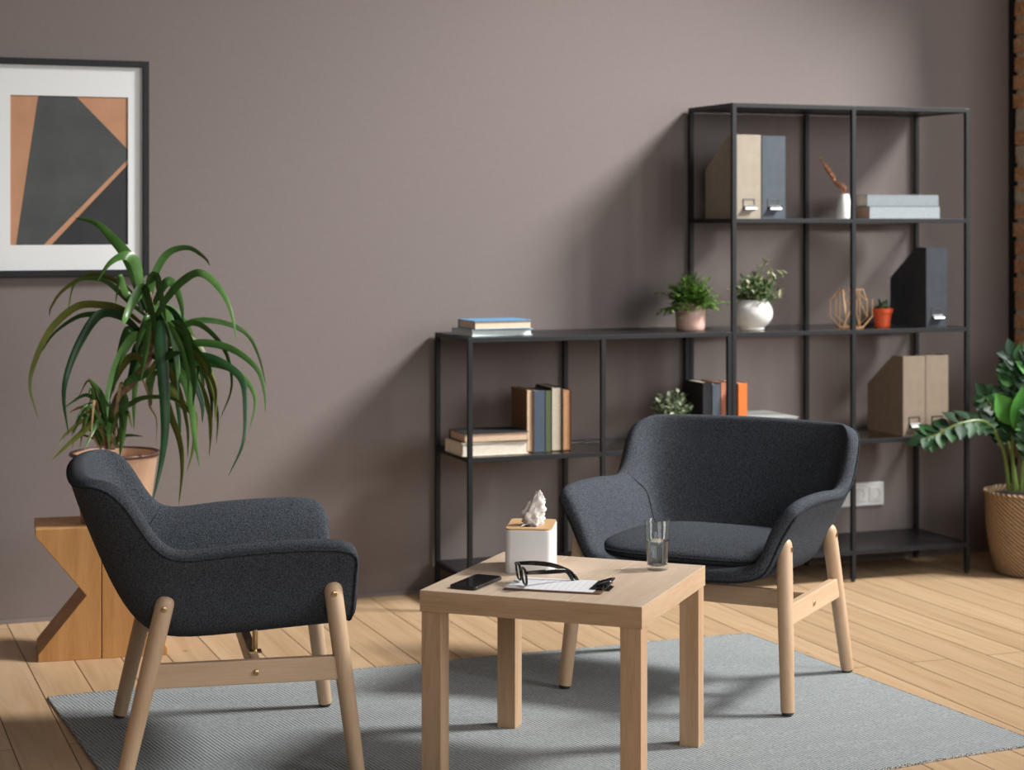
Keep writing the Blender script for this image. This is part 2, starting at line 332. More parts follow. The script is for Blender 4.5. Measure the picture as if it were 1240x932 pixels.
# ================================================================== SIDE TABLE
TX, TY, TA = .1361, 4.6402, -.365
TT = RT+.45
tab = thing('side_table', 'square light oak side table with four block legs on the rug', 'table', (TX, TY, 0), TA)
h = .275
mb = MB()
for x0, x1 in ((-h+.0003, -.0925), (-.0915, .0925), (.0935, h-.0003)): mb.box((x0, -h+.0003, TT-.004), (x1, h-.0003, TT))
mb.build('veneer_top', oak_y, tab, bevel=.0006, seg=1)
MB().box((-h+.0012, -h, TT-.05), (h-.0012, h, TT-.001)).build('apron', oak_x, tab, bevel=.001)
for sx in (-1, 1): MB().box((sx*h-(.0012 if sx > 0 else 0), -h, TT-.05), (sx*h+(.0012 if sx < 0 else 0), h, TT-.001)).build('side_apron', oak_s, tab)
for sx in (-1, 1):
    for sy in (-1, 1):
        MB().box((sx*(h-.003)-(.05 if sx > 0 else 0), sy*(h-.003)-(.05 if sy > 0 else 0), RT), (sx*(h-.003)+(.05 if sx < 0 else 0), sy*(h-.003)+(.05 if sy < 0 else 0), TT-.05)).build('leg', oak_z, tab, bevel=.0012)
# ================================================================== ARMCHAIRS
def armchair(loc, rz, label):
    t = thing('armchair', label, 'armchair', loc, rz, 'low upholstered armchairs')
    U = ([0,.34,.60,.74,.80,.87,1.0], [0,.0,.015,.09,.34,.68,1.0])
    B = ([0,.34,.64,.82,.91,.965,1.0], [0,.03,.12,.28,.48,.74,1.0])
    rows = [((.272,.378), (.276,.318,.550), 1), ((.215,.376), (.240,.326,.570), 1), ((.09,.368), (.13,.326,.571), 1), ((-.05,.358), (.0,.325,.566), 1),
            ((-.15,.354), (-.075,.325,.558), 1), ((-.205,.372), (-.125,.325,.553), .8), ((-.250,.435), (-.165,.328,.558), .5), ((-.286,.515), (-.196,.331,.588), .22),
            ((-.318,.595), (-.222,.333,.632), .06), ((-.345,.664), (-.250,.334,.680), 0), ((-.358,.710), (-.280,.325,.710), 0), ((-.366,.722), (-.320,.300,.720), 0)]
    grid = []
    for (fc, zc), (fr, lr, zr), u in rows:
        row = []
        for sgn, idx in [(-1, i) for i in range(6, 0, -1)]+[(1, i) for i in range(7)]:
            qq = U[0][idx]*u+B[0][idx]*(1-u); ww = U[1][idx]*u+B[1][idx]*(1-u)
            row.append(Vector((sgn*lr*qq, fc+(fr-fc)*ww, zc+(zr-zc)*ww)))
        grid.append(row)
    R_, K = len(grid), 13
    th = .046; out = []
    nrm = []
    for i in range(R_):
        row = []
        for j in range(K):
            a = grid[min(i+1, R_-1)][j]-grid[max(i-1, 0)][j]; b = grid[i][min(j+1, K-1)]-grid[i][max(j-1, 0)]
            row.append(a.cross(b).normalized())
        nrm.append(row)
    for _ in range(3):
        nrm = [[sum((nrm[p][q] for p in range(max(0, i-1), min(R_, i+2)) for q in range(max(0, j-1), min(K, j+2))), Vector()).normalized() for j in range(K)] for i in range(R_)]
    out = [[grid[i][j]+nrm[i][j]*th for j in range(K)] for i in range(R_)]
    # make sure the offset points away from the sitter
    if out[3][6].z > grid[3][6].z:
        out = [[grid[i][j]*2-out[i][j] for j in range(K)] for i in range(R_)]
    mb = MB(); vs = [p for r in grid for p in r]+[p for r in out for p in r]; nn = R_*K
    fs = [(i*K+j, i*K+j+1, (i+1)*K+j+1, (i+1)*K+j) for i in range(R_-1) for j in range(K-1)]
    fs += [tuple(x+nn for x in f[::-1]) for f in fs]
    bd = [j for j in range(K)]+[i*K+K-1 for i in range(1, R_)]+[(R_-1)*K+j for j in range(K-2, -1, -1)]+[i*K for i in range(R_-2, 0, -1)]
    cen = {}
    for k, x in enumerate(bd):
        i, j = divmod(x, K); ii = 1 if i == 0 else (R_-2 if i == R_-1 else i); jj = 1 if j == 0 else (K-2 if j == K-1 else j)
        nb = grid[ii][jj]; o_ = (grid[i][j]-nb).normalized(); cen[x] = len(vs); vs.append((vs[x]+vs[x+nn])/2+o_*(.014 if not (i in (0, R_-1) and j in (0, K-1)) else .006))
    for k in range(len(bd)):
        a, b = bd[k], bd[(k+1) % len(bd)]; fs += [(a, b, cen[b], cen[a]), (cen[a], cen[b], b+nn, a+nn)]
    mb.add(vs, fs); shell = mb.build('shell', fab_m, t, smooth=True, sub=3)
    # piping along the outer edge of the rim, and the seams inside between arm and back, laid on the smoothed shell
    bpy.context.view_layer.update(); dgp = bpy.context.evaluated_depsgraph_get(); em = shell.evaluated_get(dgp).to_mesh()
    P_ = [em.vertices[x].co.copy() for x in range(len(vs))]; shell.evaluated_get(dgp).to_mesh_clear()
    pp = [P_[x+nn]*.80+P_[cen[x]]*.20 for x in bd]
    pp = [p+(p-(P_[x]*.6+P_[x+nn]*.4)).normalized()*.0040 for p, x in zip(pp, bd)]
    pc_ = cr([pp[-1]]+pp+[pp[0], pp[1]], 5)[5:-6]
    MB().tube(pc_, .0030, 8, closed=True).build('piping', pipe_m, shell, smooth=True)
    for js in ((0, 1, 2, 3, 4), (K-1, K-2, K-3, K-4, K-5)):
        sp = []
        for k, j in enumerate(js):
            x = (6 if k < 3 else 5)*K+j; sp.append(P_[x]+(P_[x]-P_[x+nn]).normalized()*.0004)
        MB().tube(cr(sp, 6), .0016, 6).build('panel_seam', pipe_m, shell, smooth=True)
    # cushion
    mb = MB(); n = 44; vs = []; fs = []
    def outline(k, inset):
        a = 2*PI*k/n; ca, sa = math.cos(a), math.sin(a); e = .48
        x = math.copysign(abs(ca)**e, ca); y = math.copysign(abs(sa)**e, sa)
        hw = (.262 if y > -.2 else .262-.03*(-.2-y))-inset; yy = y*(.236-inset)+.022
        return x*hw, yy
    prof = [(.05,.376), (.012,.378), (.001,.388), (-.003,.398), (0,.407), (.010,.415), (.04,.423), (.10,.428), (.17,.430)]
    for ins, z in prof:
        for k in range(n):
            x, y = outline(k, ins); vs.append((x, y, z+.012*max(0, y)*0-.006*(y > .2)))
    for i in range(len(prof)-1):
        for k in range(n): fs.append((i*n+k, i*n+(k+1) % n, (i+1)*n+(k+1) % n, (i+1)*n+k))
    fs += [list(range(n))[::-1], [(len(prof)-1)*n+k for k in range(n)]]
    mb.add(vs, fs); cu = mb.build('seat_cushion', fab_m, t, smooth=True, sub=1)
    MB().tube([(outline(k, -.004)[0], outline(k, -.004)[1], .3985-.006*(outline(k, 0)[1] > .2)) for k in range(n)], .0030, 6, closed=True).build('cushion_piping', pipe_m, cu, smooth=True)
    # legs
    feet = {}
    for sx in (-1, 1):
        for fy, ty, tz, tl in ((.276, .218, .462, .300), (-.276, -.172, .442, .303)):
            a = Vector((sx*.330, fy, 0)); b = Vector((sx*tl, ty, tz)); d = (b-a).normalized(); L = (b-a).length
            pts = [a+d*x for x in (.006, .010, L*.5, L-.022, L-.012, L-.005, L-.001, L)]
            lg = MB().tube(pts, [.0175, .0188, .0212, .0222, .0205, .0165, .009, .003], 28).build('leg', beech, t, smooth=True)
            MB().tube([a, a+d*.007], [.0150, .0165], 20).build('foot_pad', rubber, lg, smooth=True)
            c = a+d*(L-.030); o_ = Vector((sx, 0, 0)); c2 = c+o_*.0205
            MB().tube([c2, c2+o_*.003, c2+o_*.0036, c2+o_*.0036, c2+o_*.0018], [.0078, .0070, .0058, .0034, .003], 18).build('screw', brass, lg, smooth=True)
            feet[(sx, fy > 0)] = (a, b)
        # side rail
        zl, zh = .228, .284
        def at(f, z): a, b = feet[(sx, f)]; k = z/b.z; return a+(b-a)*k
        r0, r1, r2, r3 = at(False, zl), at(True, zl), at(True, zh), at(False, zh)
        mb = MB(); vs = []
        for off in (-.0115, .0115):
            for p, e in ((r0, .004), (r1, -.004), (r2, -.004), (r3, .004)): vs.append(p+Vector((off, e, 0)))
        mb.add(vs, [(0,1,2,3), (7,6,5,4), (0,4,5,1), (1,5,6,2), (2,6,7,3), (3,7,4,0)])
        rail = mb.build('side_rail', beech_y, t, bevel=.003)
        c2 = Vector((sx*(.314+.0115), .035, .255)); o_ = Vector((sx, 0, 0))
        MB().tube([c2, c2+o_*.003, c2+o_*.004, c2+o_*.004, c2+o_*.002], [.0078, .0070, .0058, .0034, .003], 18).build('screw', brass, rail, smooth=True)
        # brass spacer under the seat
        MB().tube([(sx*.235, .04, .283), (sx*.235, .04, .352)], .0068, 14).box((sx*.235-.015, .025, .2835), (sx*.235+.015, .055, .2875)).build('seat_bracket', brass, t, smooth=True)
    MB().box((-.305, .024, .232), (.305, .046, .284)).build('cross_rail', beech_x, t, bevel=.003)
    return t
armchair((-.709, 4.776, RT+.003), math.radians(-77.7), 'charcoal armchair on the left, in side view with its back to the potted plant')
armchair((.5675, 5.45, RT+.003), math.radians(153.3), 'charcoal armchair behind the side table, facing forward before the black shelves')
# ================================================================== SHELVING UNITS
PW = .0165
def unit(label, rz, x0, x1, ztop, levels, glasslv, topmat):
    """steel frame, glass shelves, black panels; x0..x1 in the shelf frame"""
    t = thing('shelving_unit', label, 'shelf unit', O, SA, 'black steel shelving units')
    D = .36; w_ = PW
    xm = (x0+x1)/2
    for x in (x0, xm-w_/2, x1-w_):
        for y in (0, D-w_):
            p = MB().box((x, y, .012), (x+w_, y+w_, ztop-.001)).build('post', black_m, t, bevel=.0012)
            MB().lathe([(.007, 0), (.0085, .003), (.0085, .012)], 14, (x+w_/2, y+w_/2, 0)).build('levelling_foot', rubber, p, smooth=True)
    for z in levels+[ztop]:
        mb = MB(); a = .016
        for y in (0.0006, D-w_+.0006): mb.box((x0+.001, y, z-a), (x1-.001, y+w_-.0012, z))
        for x in (x0+.0006, x1-w_+.0006): mb.box((x, w_-.002, z-a), (x+w_-.0012, D-w_+.002, z))
        mb.build('rail', black_m, t, bevel=.0008)
        if z in glasslv: MB().box((x0+w_, w_, z-.006), (x1-w_, D-w_, z-.0005)).build('glass_shelf', shelf_gl, t)
        else: MB().box((x0+w_-.001, w_-.001, z-.012), (x1-w_+.001, D-w_+.001, z-.0007)).build('panel', topmat if z == ztop else panel_m, t, bevel=.0006, seg=1)
    return t
L1, L2, L3, L4 = .116, .523, .927, 1.335
unit('tall black steel shelving unit with glass shelves against the mauve wall', 0, 0, 1.0, 1.75, [L1, L2, L3, L4], (L2, L3, L4), panel_m)
unit('low black steel shelving unit left of the tall one', 0, -1.002, -.002, .93, [L1, L2], (L2,), panel_m)
# ================================================================== BOOKS
bcol = {}
def bmat(name, col, rough=.7): 
    if name not in MATS: speckle(nmat(name, rough=rough, spec=.3), 120, tuple(c*.92 for c in col), tuple(min(1, c*1.06) for c in col))
    return MATS[name]
def pages_mat(col): 
    k = 'pages_%.2f_%.2f' % (col[0], col[2])
    if k not in MATS: speckle(nmat(k, rough=.85), 60, tuple(c*.80 for c in col), col, 0, .4, .6, (1, 1, 14))
    return MATS[k]
def book(label, loc, rz, w, d, t, cov, pg, name='book', upright=False, spine_front=True, group=None, lean=0, spine='x-'):
    """flat: w along x, d along y, t thick. upright: t along x, d along y, w tall. spine_front: the spine faces the room"""
    b = thing(name, label, 'book', loc, rz, group)
    c = .0025
    if upright:
        mb = MB().box((0, 0, 0), (c, d, w)).box((t-c, 0, 0), (t, d, w))
        ys = 0 if spine_front else d-c
        n = 6; 
        mb.box((0, ys, 0), (t, ys+c, w))
        mb.build('cover', cov, b, bevel=.0012)
        MB().box((c, .006 if not spine_front else c, .003), (t-c, d-.006 if spine_front else d-c, w-.003)).build('pages', pg, b)
        if lean: b.rotation_euler = (0, lean, rz)
    else:
        mb = MB().box((0, 0, 0), (w, d, c)).box((0, 0, t-c), (w, d, t))
        if spine == 'x-': mb.box((0, 0, 0), (c, d, t)); pb = ((c, .005, c), (w-.005, d-.005, t-c))
        elif spine == 'x+': mb.box((w-c, 0, 0), (w, d, t)); pb = ((.005, .005, c), (w-c, d-.005, t-c))
        elif spine == 'y-': mb.box((0, 0, 0), (w, c, t)); pb = ((.005, c, c), (w-.005, d-.005, t-c))
        else: mb.box((0, d-c, 0), (w, d, t)); pb = ((.005, .005, c), (w-.005, d-c, t-c))
        mb.build('cover', cov, b, bevel=.001); MB().box(*pb).build('pages', pg, b)
    return b
def W(lx, ly, z): return sw(lx, ly, z)
cream = (.74,.66,.54)
# on the low unit
z = .93
x = lx_at(566, .05)
book('pale book lying under the blue book on the low shelving unit', W(lx_at(578, .06)-.02, .06, z), SA+.10, .235, .165, .024, bmat('pale_blue_cover', (.42,.55,.60)), pages_mat((.74,.78,.74)), group='books lying on top of the low unit', spine='y+')
book('blue covered book on top of the pale book', W(lx_at(578, .06)-.012, .055, z+.0245), SA+.03, .215, .16, .030, bmat('blue_cover', (.10,.26,.45)), pages_mat((.80,.62,.46)), group='books lying on top of the low unit', spine='y+')
# middle shelf of the low unit
z = L2
xa = lx_at(569, .05); 
book('thick cream book lying under the black covered book', W(xa-.03, .045, z), SA+.02, .245, .17, .045, bmat('ivory_cover', (.60,.54,.45)), pages_mat((.72,.66,.56)), group='books stacked flat on the middle shelf', spine='y+')
book('black covered book on top of the thick cream book', W(xa-.022, .047, z+.0455), SA-.01, .236, .165, .032, bmat('black_cover', (.018,.018,.02)), pages_mat((.66,.47,.33)), group='books stacked flat on the middle shelf', spine='y+')
ub = [(638, 646, 472, 'brown covered book with tan page edges, leftmost of the upright row', bmat('brown_cover', (.20,.11,.055)), (.62,.46,.31), False),
      (646.5, 660, 473, 'navy blue upright book between the brown one and the green one', bmat('navy_cover', (.055,.075,.11)), cream, True),
      (660.5, 667.5, 473, 'thin green upright book beside the navy one', bmat('green_cover', (.075,.10,.045)), cream, True),
      (668, 681, 469, 'upright book with cream page edges between the green and orange ones', bmat('dark_olive_cover', (.05,.045,.03)), (.66,.58,.46), False),
      (681.5, 692, 472, 'upright book with orange tan page edges, rightmost of the row', bmat('rust_cover', (.14,.06,.03)), (.66,.36,.19), False)]
for u0, u1, vt, lab, cv, pg, sf in ub:
    ly = .075; a, b_ = lx_at(u0, ly), lx_at(u1, ly); hh = z_at((a+b_)/2, ly, vt)-z
    book(lab, W(a, ly, z), SA, hh, .155, b_-a, cv, pages_mat(pg), upright=True, spine_front=sf, group='upright books on the middle shelf')
# right end of the low unit's middle shelf, and the tall unit's third level
for u0, u1, vt, ly, lab, cv, sf, pg in [
    (851, 862, 463, .09, 'black upright book beside the leafy pot on the lower shelf', bmat('black_cover', (.018,.018,.02)), True, cream),
    (862.5, 872.5, 465, .09, 'slate blue upright book between black and salmon books', bmat('slate_cover', (.085,.11,.14)), True, cream),
    (873, 881, 463, .09, 'salmon upright book beside the shelf post', bmat('salmon_cover', (.50,.20,.12)), True, cream),
    (894, 905, 464, .05, 'bright orange upright book right of the shelf post', bmat('orange_cover', (.62,.17,.035)), True, cream)]:
    a, b_ = lx_at(u0, ly), lx_at(u1, ly); hh = z_at((a+b_)/2, ly, vt)-z
    book(lab, W(a, ly, z), SA, hh, .16, b_-a, cv, pages_mat(pg), upright=True, spine_front=sf, group='upright books behind the armchair')
x0 = lx_at(908, .06); zt = z_at(x0+.05, .06, 506)
book('grey book lying flat behind the armchair back', W(x0, .055, z), SA, .20, .25, max(.03, zt-z), bmat('grey_cover', (.33,.345,.34)), pages_mat((.6,.6,.58)), spine='y+')
# two grey books on the upper shelf
z = L4; ly = .05
xa = lx_at(1053, ly); xb = lx_at(1138, ly)
th = z_at(xa, ly, 250)-z
book('pale grey book at the bottom of the pair on the upper shelf', W(xa, ly, z), SA, xb-xa, .20, th, bmat('pale_grey_cover', (.26,.29,.315)), pages_mat((.45,.28,.2)), group='grey books lying on the upper shelf', spine='y-')
book('mid grey book on top of the pale grey one on the upper shelf', W(xa-.008, ly+.004, z+th+.0005), SA-.008, xb-xa+.004, .195, th*.97, bmat('mid_grey_cover', (.195,.225,.245)), pages_mat((.5,.42,.36)), group='grey books lying on the upper shelf', spine='y-')
# ================================================================== MAGAZINE FILES
def mfile(label, u0, u1, vt, z, m, ly=.03, depth=.25):
    a, b_ = lx_at(u0, ly), lx_at(u1, ly); wd = b_-a; hh = z_at((a+b_)/2, ly, vt)-z
    t = thing('magazine_file', label, 'magazine file', W(a, ly, z), SA, 'upright magazine files')
    c = .003; prof = [(0, 0), (depth, 0), (depth, hh*.60), (.07, hh), (0, hh)]
    mb = MB().prism(prof, 0, c, 'yz').prism(prof, wd-c, wd, 'yz').box((c, 0, 0), (wd-c, c, hh)).box((c, depth-c, 0), (wd-c, depth, hh*.60)).box((c, c, 0), (wd-c, depth-c, c))
    mb.build('body', m, t, bevel=.0008)
    lw, lh = .048, .042; x = wd/2; zb = .030
    f = MB()
    f.box((x-lw/2, -.002, zb), (x-lw/2+.004, .0005, zb+lh)).box((x+lw/2-.004, -.002, zb), (x+lw/2, .0005, zb+lh)).box((x-lw/2, -.002, zb+lh-.004), (x+lw/2, .0005, zb+lh)).box((x-lw/2, -.002, zb), (x+lw/2, .0005, zb+.004))
    lf = f.build('label_holder', gun, t)
    MB().prism([(-.0015, zb+.018), (-.016, zb+.008), (-.0175, zb+.0045), (-.015, zb+.004), (-.0015, zb+.012)], x-lw/2+.004, x+lw/2, 'yz').build('finger_pull', steel, lf)
    MB().box((x-lw/2+.004, -.0008, zb+.016), (x+lw/2-.004, .0002, zb+lh-.004)).build('label_card', m, lf)
    return t
kraft = speckle(nmat('kraft_board', rough=.85, spec=.2), 25, (.29,.25,.20), (.32,.28,.225))
blueg = speckle(nmat('blue_grey_board', rough=.85, spec=.2), 25, (.070,.083,.098), (.080,.095,.112))
charc = speckle(nmat('charcoal_board', rough=.8, spec=.2), 25, (.038,.043,.052), (.046,.052,.062))
kraft2 = speckle(nmat('brown_board', rough=.85, spec=.2), 25, (.215,.172,.13), (.24,.192,.147))
mfile('beige magazine file on the upper shelf behind the post', 892, 921.5, 163, L4, kraft)
mfile('blue grey magazine file beside the beige one on the upper shelf', 922.5, 951.3, 164.5, L4, blueg)
mfile('charcoal magazine file beside the small orange pot', 1121.5, 1147.5, 299.5, L3, charc)
mfile('brown magazine file under the charcoal one, left of its twin', 1093.5, 1120.5, 431, L2, kraft2)
mfile('brown magazine file behind the tip of the glossy plant, right of its twin', 1121, 1148.5, 430, L2, kraft2)
# ================================================================== SHELF DECOR
greens = {}
def gmat(name, c1, c2, rough=.45, sc=30):
    return speckle(nmat(name, rough=rough, spec=.28), sc, c1, c2)
g_fern = [gmat('fern_bright', (.20,.36,.06), (.30,.48,.11)), gmat('fern_mid', (.09,.21,.035), (.16,.30,.06)), gmat('fern_dark', (.04,.10,.02), (.07,.16,.035))]
g_var = [gmat('variegated_green', (.045,.10,.03), (.10,.19,.06)), gmat('variegated_cream', (.42,.45,.25), (.58,.58,.38)), gmat('variegated_dark', (.03,.07,.025), (.06,.12,.04))]
g_suc = [gmat('succulent_pale', (.38,.46,.30), (.52,.60,.43)), gmat('succulent_mid', (.13,.20,.10), (.20,.29,.15)), gmat('succulent_dark', (.03,.055,.028), (.06,.10,.05))]
soil = speckle(nmat('soil', rough=1), 60, (.018,.012,.009), (.05,.035,.025), .6)
def rdir(r, lo, hi):
    a = r.uniform(0, 2*PI); e = math.radians(r.uniform(lo, hi)); return Vector((math.cos(a)*math.cos(e), math.sin(a)*math.cos(e), math.sin(e)))
Z = Vector((0, 0, 1))
# fern in pink pot
ly = .16; xc = lx_at(836, ly); p = W(xc, ly, .93); r_ = 18.2/F*p.y
hp = z_at(xc, ly, 367)-.93
t = thing('potted_fern', 'bushy green fern in a pink ceramic pot on the low unit', 'potted plant', p, SA)
MB().lathe([(r_*.86,0), (r_*.93,.004), (r_*.97,.02), (r_,hp*.5), (r_*1.0,hp-.003), (r_*.97,hp), (r_*.92,hp-.002), (r_*.90,hp-.015)], 40).build('pot', speckle(nmat('pink_ceramic', rough=.28), 8, (.60,.38,.31), (.66,.43,.36)), t, smooth=True)
MB().lathe([(r_*.89, hp-.02), (r_*.89, hp-.014)], 24).build('soil', soil, t)
r = random.Random(11); mb = MB()
for i in range(120):
    d = rdir(r, 5, 88); L = r.uniform(.065, .120)*(1+.15*d.z); b0 = Vector((r.uniform(-.03,.03), r.uniform(-.03,.03), hp-.016))
    pts = [b0+Vector((d.x*L*s, d.y*L*s, d.z*L*s*1.15-.035*s*s)) for s in (0,.25,.5,.75,1)]
    mb.tube(pts, [.0012]*5, 4, mi=1)
    for k in range(11):
        s = .28+.72*k/10; f = s*4; i0 = min(int(f), 3); c = pts[i0].lerp(pts[i0+1], f-i0); tg = (pts[i0+1]-pts[i0]).normalized()
        for sg in (-1, 1):
            sd = tg.cross(Z).normalized()*sg
            mb.leaf(c, tg*.45+sd*r.uniform(.6,1.2)+Vector((0,0,r.uniform(-.35,.45))), Z, r.uniform(.020,.036), r.uniform(.005,.0075), r.choice((0,0,1,1,2)))
mb.build('foliage', g_fern, t, smooth=True, auto=False)
# white round pot
ly = .15; xc = lx_at(911, ly); p = W(xc, ly, L3); R0 = .0755
t = thing('potted_plant', 'cream edged leafy plant in a round white pot', 'potted plant', p, SA)
prof = [(.040,0), (.0435,.002)]+[(R0*math.sin(a), .062-R0*.86*math.cos(a)) for a in [math.radians(x) for x in range(36, 136, 7)]]
ht = prof[-1][1]; rt = prof[-1][0]; prof += [(rt-.003, ht+.003), (rt-.008, ht), (rt-.010, ht-.02)]
MB().lathe(prof, 48).build('pot', speckle(nmat('white_glaze', rough=.16), 12, (.68,.68,.655), (.74,.74,.72)), t, smooth=True)
MB().lathe([(rt-.009, ht-.02), (rt-.009, ht-.012)], 24).build('soil', soil, t)
r = random.Random(5); mb = MB()
for i in range(80):
    d = rdir(r, 15, 88); L = r.uniform(.05,.112); b0 = Vector((r.uniform(-.03,.03), r.uniform(-.03,.03), ht-.014)); e = b0+Vector((d.x*L, d.y*L, d.z*L))
    mb.tube([b0, e], .0014, 4, mi=2)
    for k in range(8):
        s = .25+.75*k/7; mb.leaf(b0.lerp(e, s), rdir(r, -10, 60)+d*.5, Z, r.uniform(.022,.034), r.uniform(.009,.013), r.choice((0,0,1,2,1)))
for tip, nl in (((.135, -.02, .205), 11), ((.060, 0, .255), 12), ((.085,.01,.20), 10), ((-.06,.0,.13), 5)):
    e = Vector(tip); pts = cr([(0.01,0,ht-.01), (e.x*.45, e.y*.5, ht+(e.z-ht)*.62), e], 5); mb.tube(pts, .0016, 5, mi=0)
    for k in range(nl):
        c = pts[3+int((len(pts)-4)*k/(nl-1))]
        mb.leaf(c, rdir(r, 0, 60)+Vector((.3,0,.2)), Z, r.uniform(.026,.042), r.uniform(.012,.018), 1 if k > 2 else 0)
mb.build('foliage', g_var, t, smooth=True, auto=False)
# pale succulent behind the armchair
ly = .15; xc = lx_at(813, ly); p = W(xc, ly, L2)
t = thing('potted_succulent', 'pale grey green leafy plant rising behind the armchair back', 'potted plant', p, SA)
MB().lathe([(.042,0), (.050,.01), (.056,.085), (.053,.09), (.049,.075)], 32).build('pot', nmat('light_pot', (.6,.58,.55), .5), t, smooth=True)
r = random.Random(8); mb = MB()
for i in range(60):
    d = rdir(r, 0, 85); L = r.uniform(.06,.108); b0 = Vector((r.uniform(-.02,.02), r.uniform(-.02,.02), .085)); e = b0+Vector((d.x*L*(1.05 if d.x < 0 else .85), d.y*L*.8, d.z*L))
    mb.tube([b0, e], .0014, 4, mi=1)
    for k in range(7):
        s = .3+.7*k/6; mb.leaf(b0.lerp(e, s), rdir(r, -10, 70)+d*.5, Z, r.uniform(.018,.027), r.uniform(.012,.017), r.choice((0,0,0,1,2)))
mb.build('foliage', g_suc, t, smooth=True, auto=False)
# small orange pot
ly = .16; xc = lx_at(1068.5, ly); p = W(xc, ly, L3); s_ = p.y/F
t = thing('potted_seedling', 'small dark succulent in a bright orange plastic pot', 'potted plant', p, SA)
hp = z_at(xc, ly, 373)-L3
MB().lathe([(8.7*s_,0), (9*s_,.002), (11*s_,hp*.74), (12.4*s_,hp*.75), (13*s_,hp*.99), (12.4*s_,hp), (11.8*s_,hp*.95), (11.2*s_, hp*.85)], 36).build('pot', nmat('orange_plastic', (.60,.085,.025), .4), t, smooth=True)
MB().lathe([(11*s_,hp*.84), (11*s_,hp*.86)], 24).build('soil', soil, t)
r = random.Random(4); mb = MB()
for i in range(34):
    d = rdir(r, 15, 85); mb.leaf(Vector((r.uniform(-.012,.012), r.uniform(-.012,.012), hp*.86)), d, Z, r.uniform(.030,.062), .014, r.choice((1,2,2)))
mb.build('foliage', g_suc, t, smooth=True, auto=False)
# white bottle vase with dried grass
ly = .12; xc = lx_at(1022, ly); p = W(xc, ly, L4); s_ = p.y/F; hp = z_at(xc, ly, 235)-L4
t = thing('bottle_vase', 'small white tapered vase on the upper shelf', 'vase', p, SA)
MB().lathe([(9.2*s_,0), (9.8*s_,.002), (9.8*s_,hp*.12), (8.4*s_,hp*.55), (6.1*s_,hp*.97), (5.7*s_,hp), (5.0*s_,hp*.97), (4.8*s_,hp*.7)], 36).build('body', nmat('white_porcelain', (.72,.72,.70), .35), t, smooth=True)
t = thing('dried_grass', 'reddish brown dried grass stems in the small white vase', 'dried flowers', p, SA)
r = random.Random(2); mb = MB()
for ex, ez, nn in ((-.088, .212, 110), (-.062, .180, 90), (.008, .118, 40)):
    pts = cr([(0,0,.02), (-.004 if ex < 0 else .002, 0, hp+.005), (ex*.45, .004, hp+(ez-hp)*.42), (ex, .01, ez)], 6); mb.tube(pts, [.0012 if k < len(pts)*.45 else .0012+.0042*math.sin(PI*(k/len(pts)-.45)/.56) for k in range(len(pts))], 6)
    for k in range(nn):
        i = r.randint(8 if ex < 0 else 6, len(pts)-1); tg = (pts[i]-pts[i-1]).normalized()
        mb.leaf(pts[i], tg+rdir(r, -30, 60)*.7, Z, r.uniform(.014,.026), .005, r.choice((0, 1)))
mb.build('stems', [nmat('dried_rust', (.30,.13,.07), .8), nmat('dried_tan', (.40,.22,.12), .8)], t)
# gold wire polyhedron
ly = .13; xc = lx_at(1031, ly); p = W(xc, ly, L3); s_ = p.y/F
t = thing('wire_ornament', 'open geometric ornament of thin gold wire bars', 'ornament', p, SA)
mb = MB(); hh = 46*s_; rr = 25*s_*1.04; zm = hh/2
top = [Vector((.55*rr*math.cos(a), .55*rr*math.sin(a), hh)) for a in [math.radians(15+60*k) for k in range(6)]]
bot = [Vector((.55*rr*math.cos(a), .55*rr*math.sin(a), .002)) for a in [math.radians(15+60*k) for k in range(6)]]
mu = [Vector((rr*math.cos(a), rr*math.sin(a), hh*.72)) for a in [math.radians(45+60*k) for k in range(6)]]
ml = [Vector((rr*math.cos(a), rr*math.sin(a), hh*.30)) for a in [math.radians(45+60*k) for k in range(6)]]
E_ = []
for k in range(6):
    E_ += [(bot[k], bot[(k+1)%6]), (mu[k], ml[k]), (ml[k], bot[k])]
    if k % 2 == 0: E_ += [(top[k], top[(k+1)%6]), (mu[k], top[k]), (mu[k], top[(k+1)%6]), (top[k], bot[k])]
    if k in (3, 4): E_ += [(ml[k], top[k]), (top[k], Vector((0,0,zm))), (Vector((0,0,zm)), bot[k])]
for a, b in E_: mb.tube([a, b], .0016, 6)
for v in top+bot+mu+ml: mb.lathe([(.0006,-.0026), (.0026,0), (.0006,.0026)], 8, v+Vector((0,0,.001)))
mb.build('frame', gold, t)
# wall socket
ly = WD
xa, xb = lx_at(1069, ly), None
zs0, zs1 = z_at(xa, ly, 610.5), z_at(xa, ly, 582.5)
t = thing('wall_socket', 'white three gang power socket on the mauve wall', 'socket', W(xa-.222, WD, zs0), SA)
hh = zs1-zs0
MB().box((0, -.009, 0), (.222, 0, hh)).build('frame', socket_m, t, bevel=.003)
for k in range(3):
    c = Vector((.0405+.0705*k, 0, hh/2))
    o = MB().box((c.x-.028, -.012, c.z-.028), (c.x+.028, -.008, c.z+.028)).build('socket_insert', socket_m, t, bevel=.002)
    M = Matrix.Translation((c.x, -.0121, c.z)) @ Matrix.Rotation(PI/2, 4, 'X')
    mb = MB(); mb.lathe([(.0205,.0006), (.0195,.0012), (.0185,.0), (.018,-.010), (.001,-.0102)], 28, cap0=False); mb.v = [M @ v for v in mb.v]
    mb.build('socket_well', socket_d, o, smooth=True)
    mb = MB()
    for dx in (-.0095, .0095):
        mm = MB().lathe([(.0026, 0), (.0026, .0012)], 10); mb.add([M @ (v+Vector((dx, 0, -.0100))) for v in mm.v], mm.f)
    mb.build('pin_hole', rubber, o)
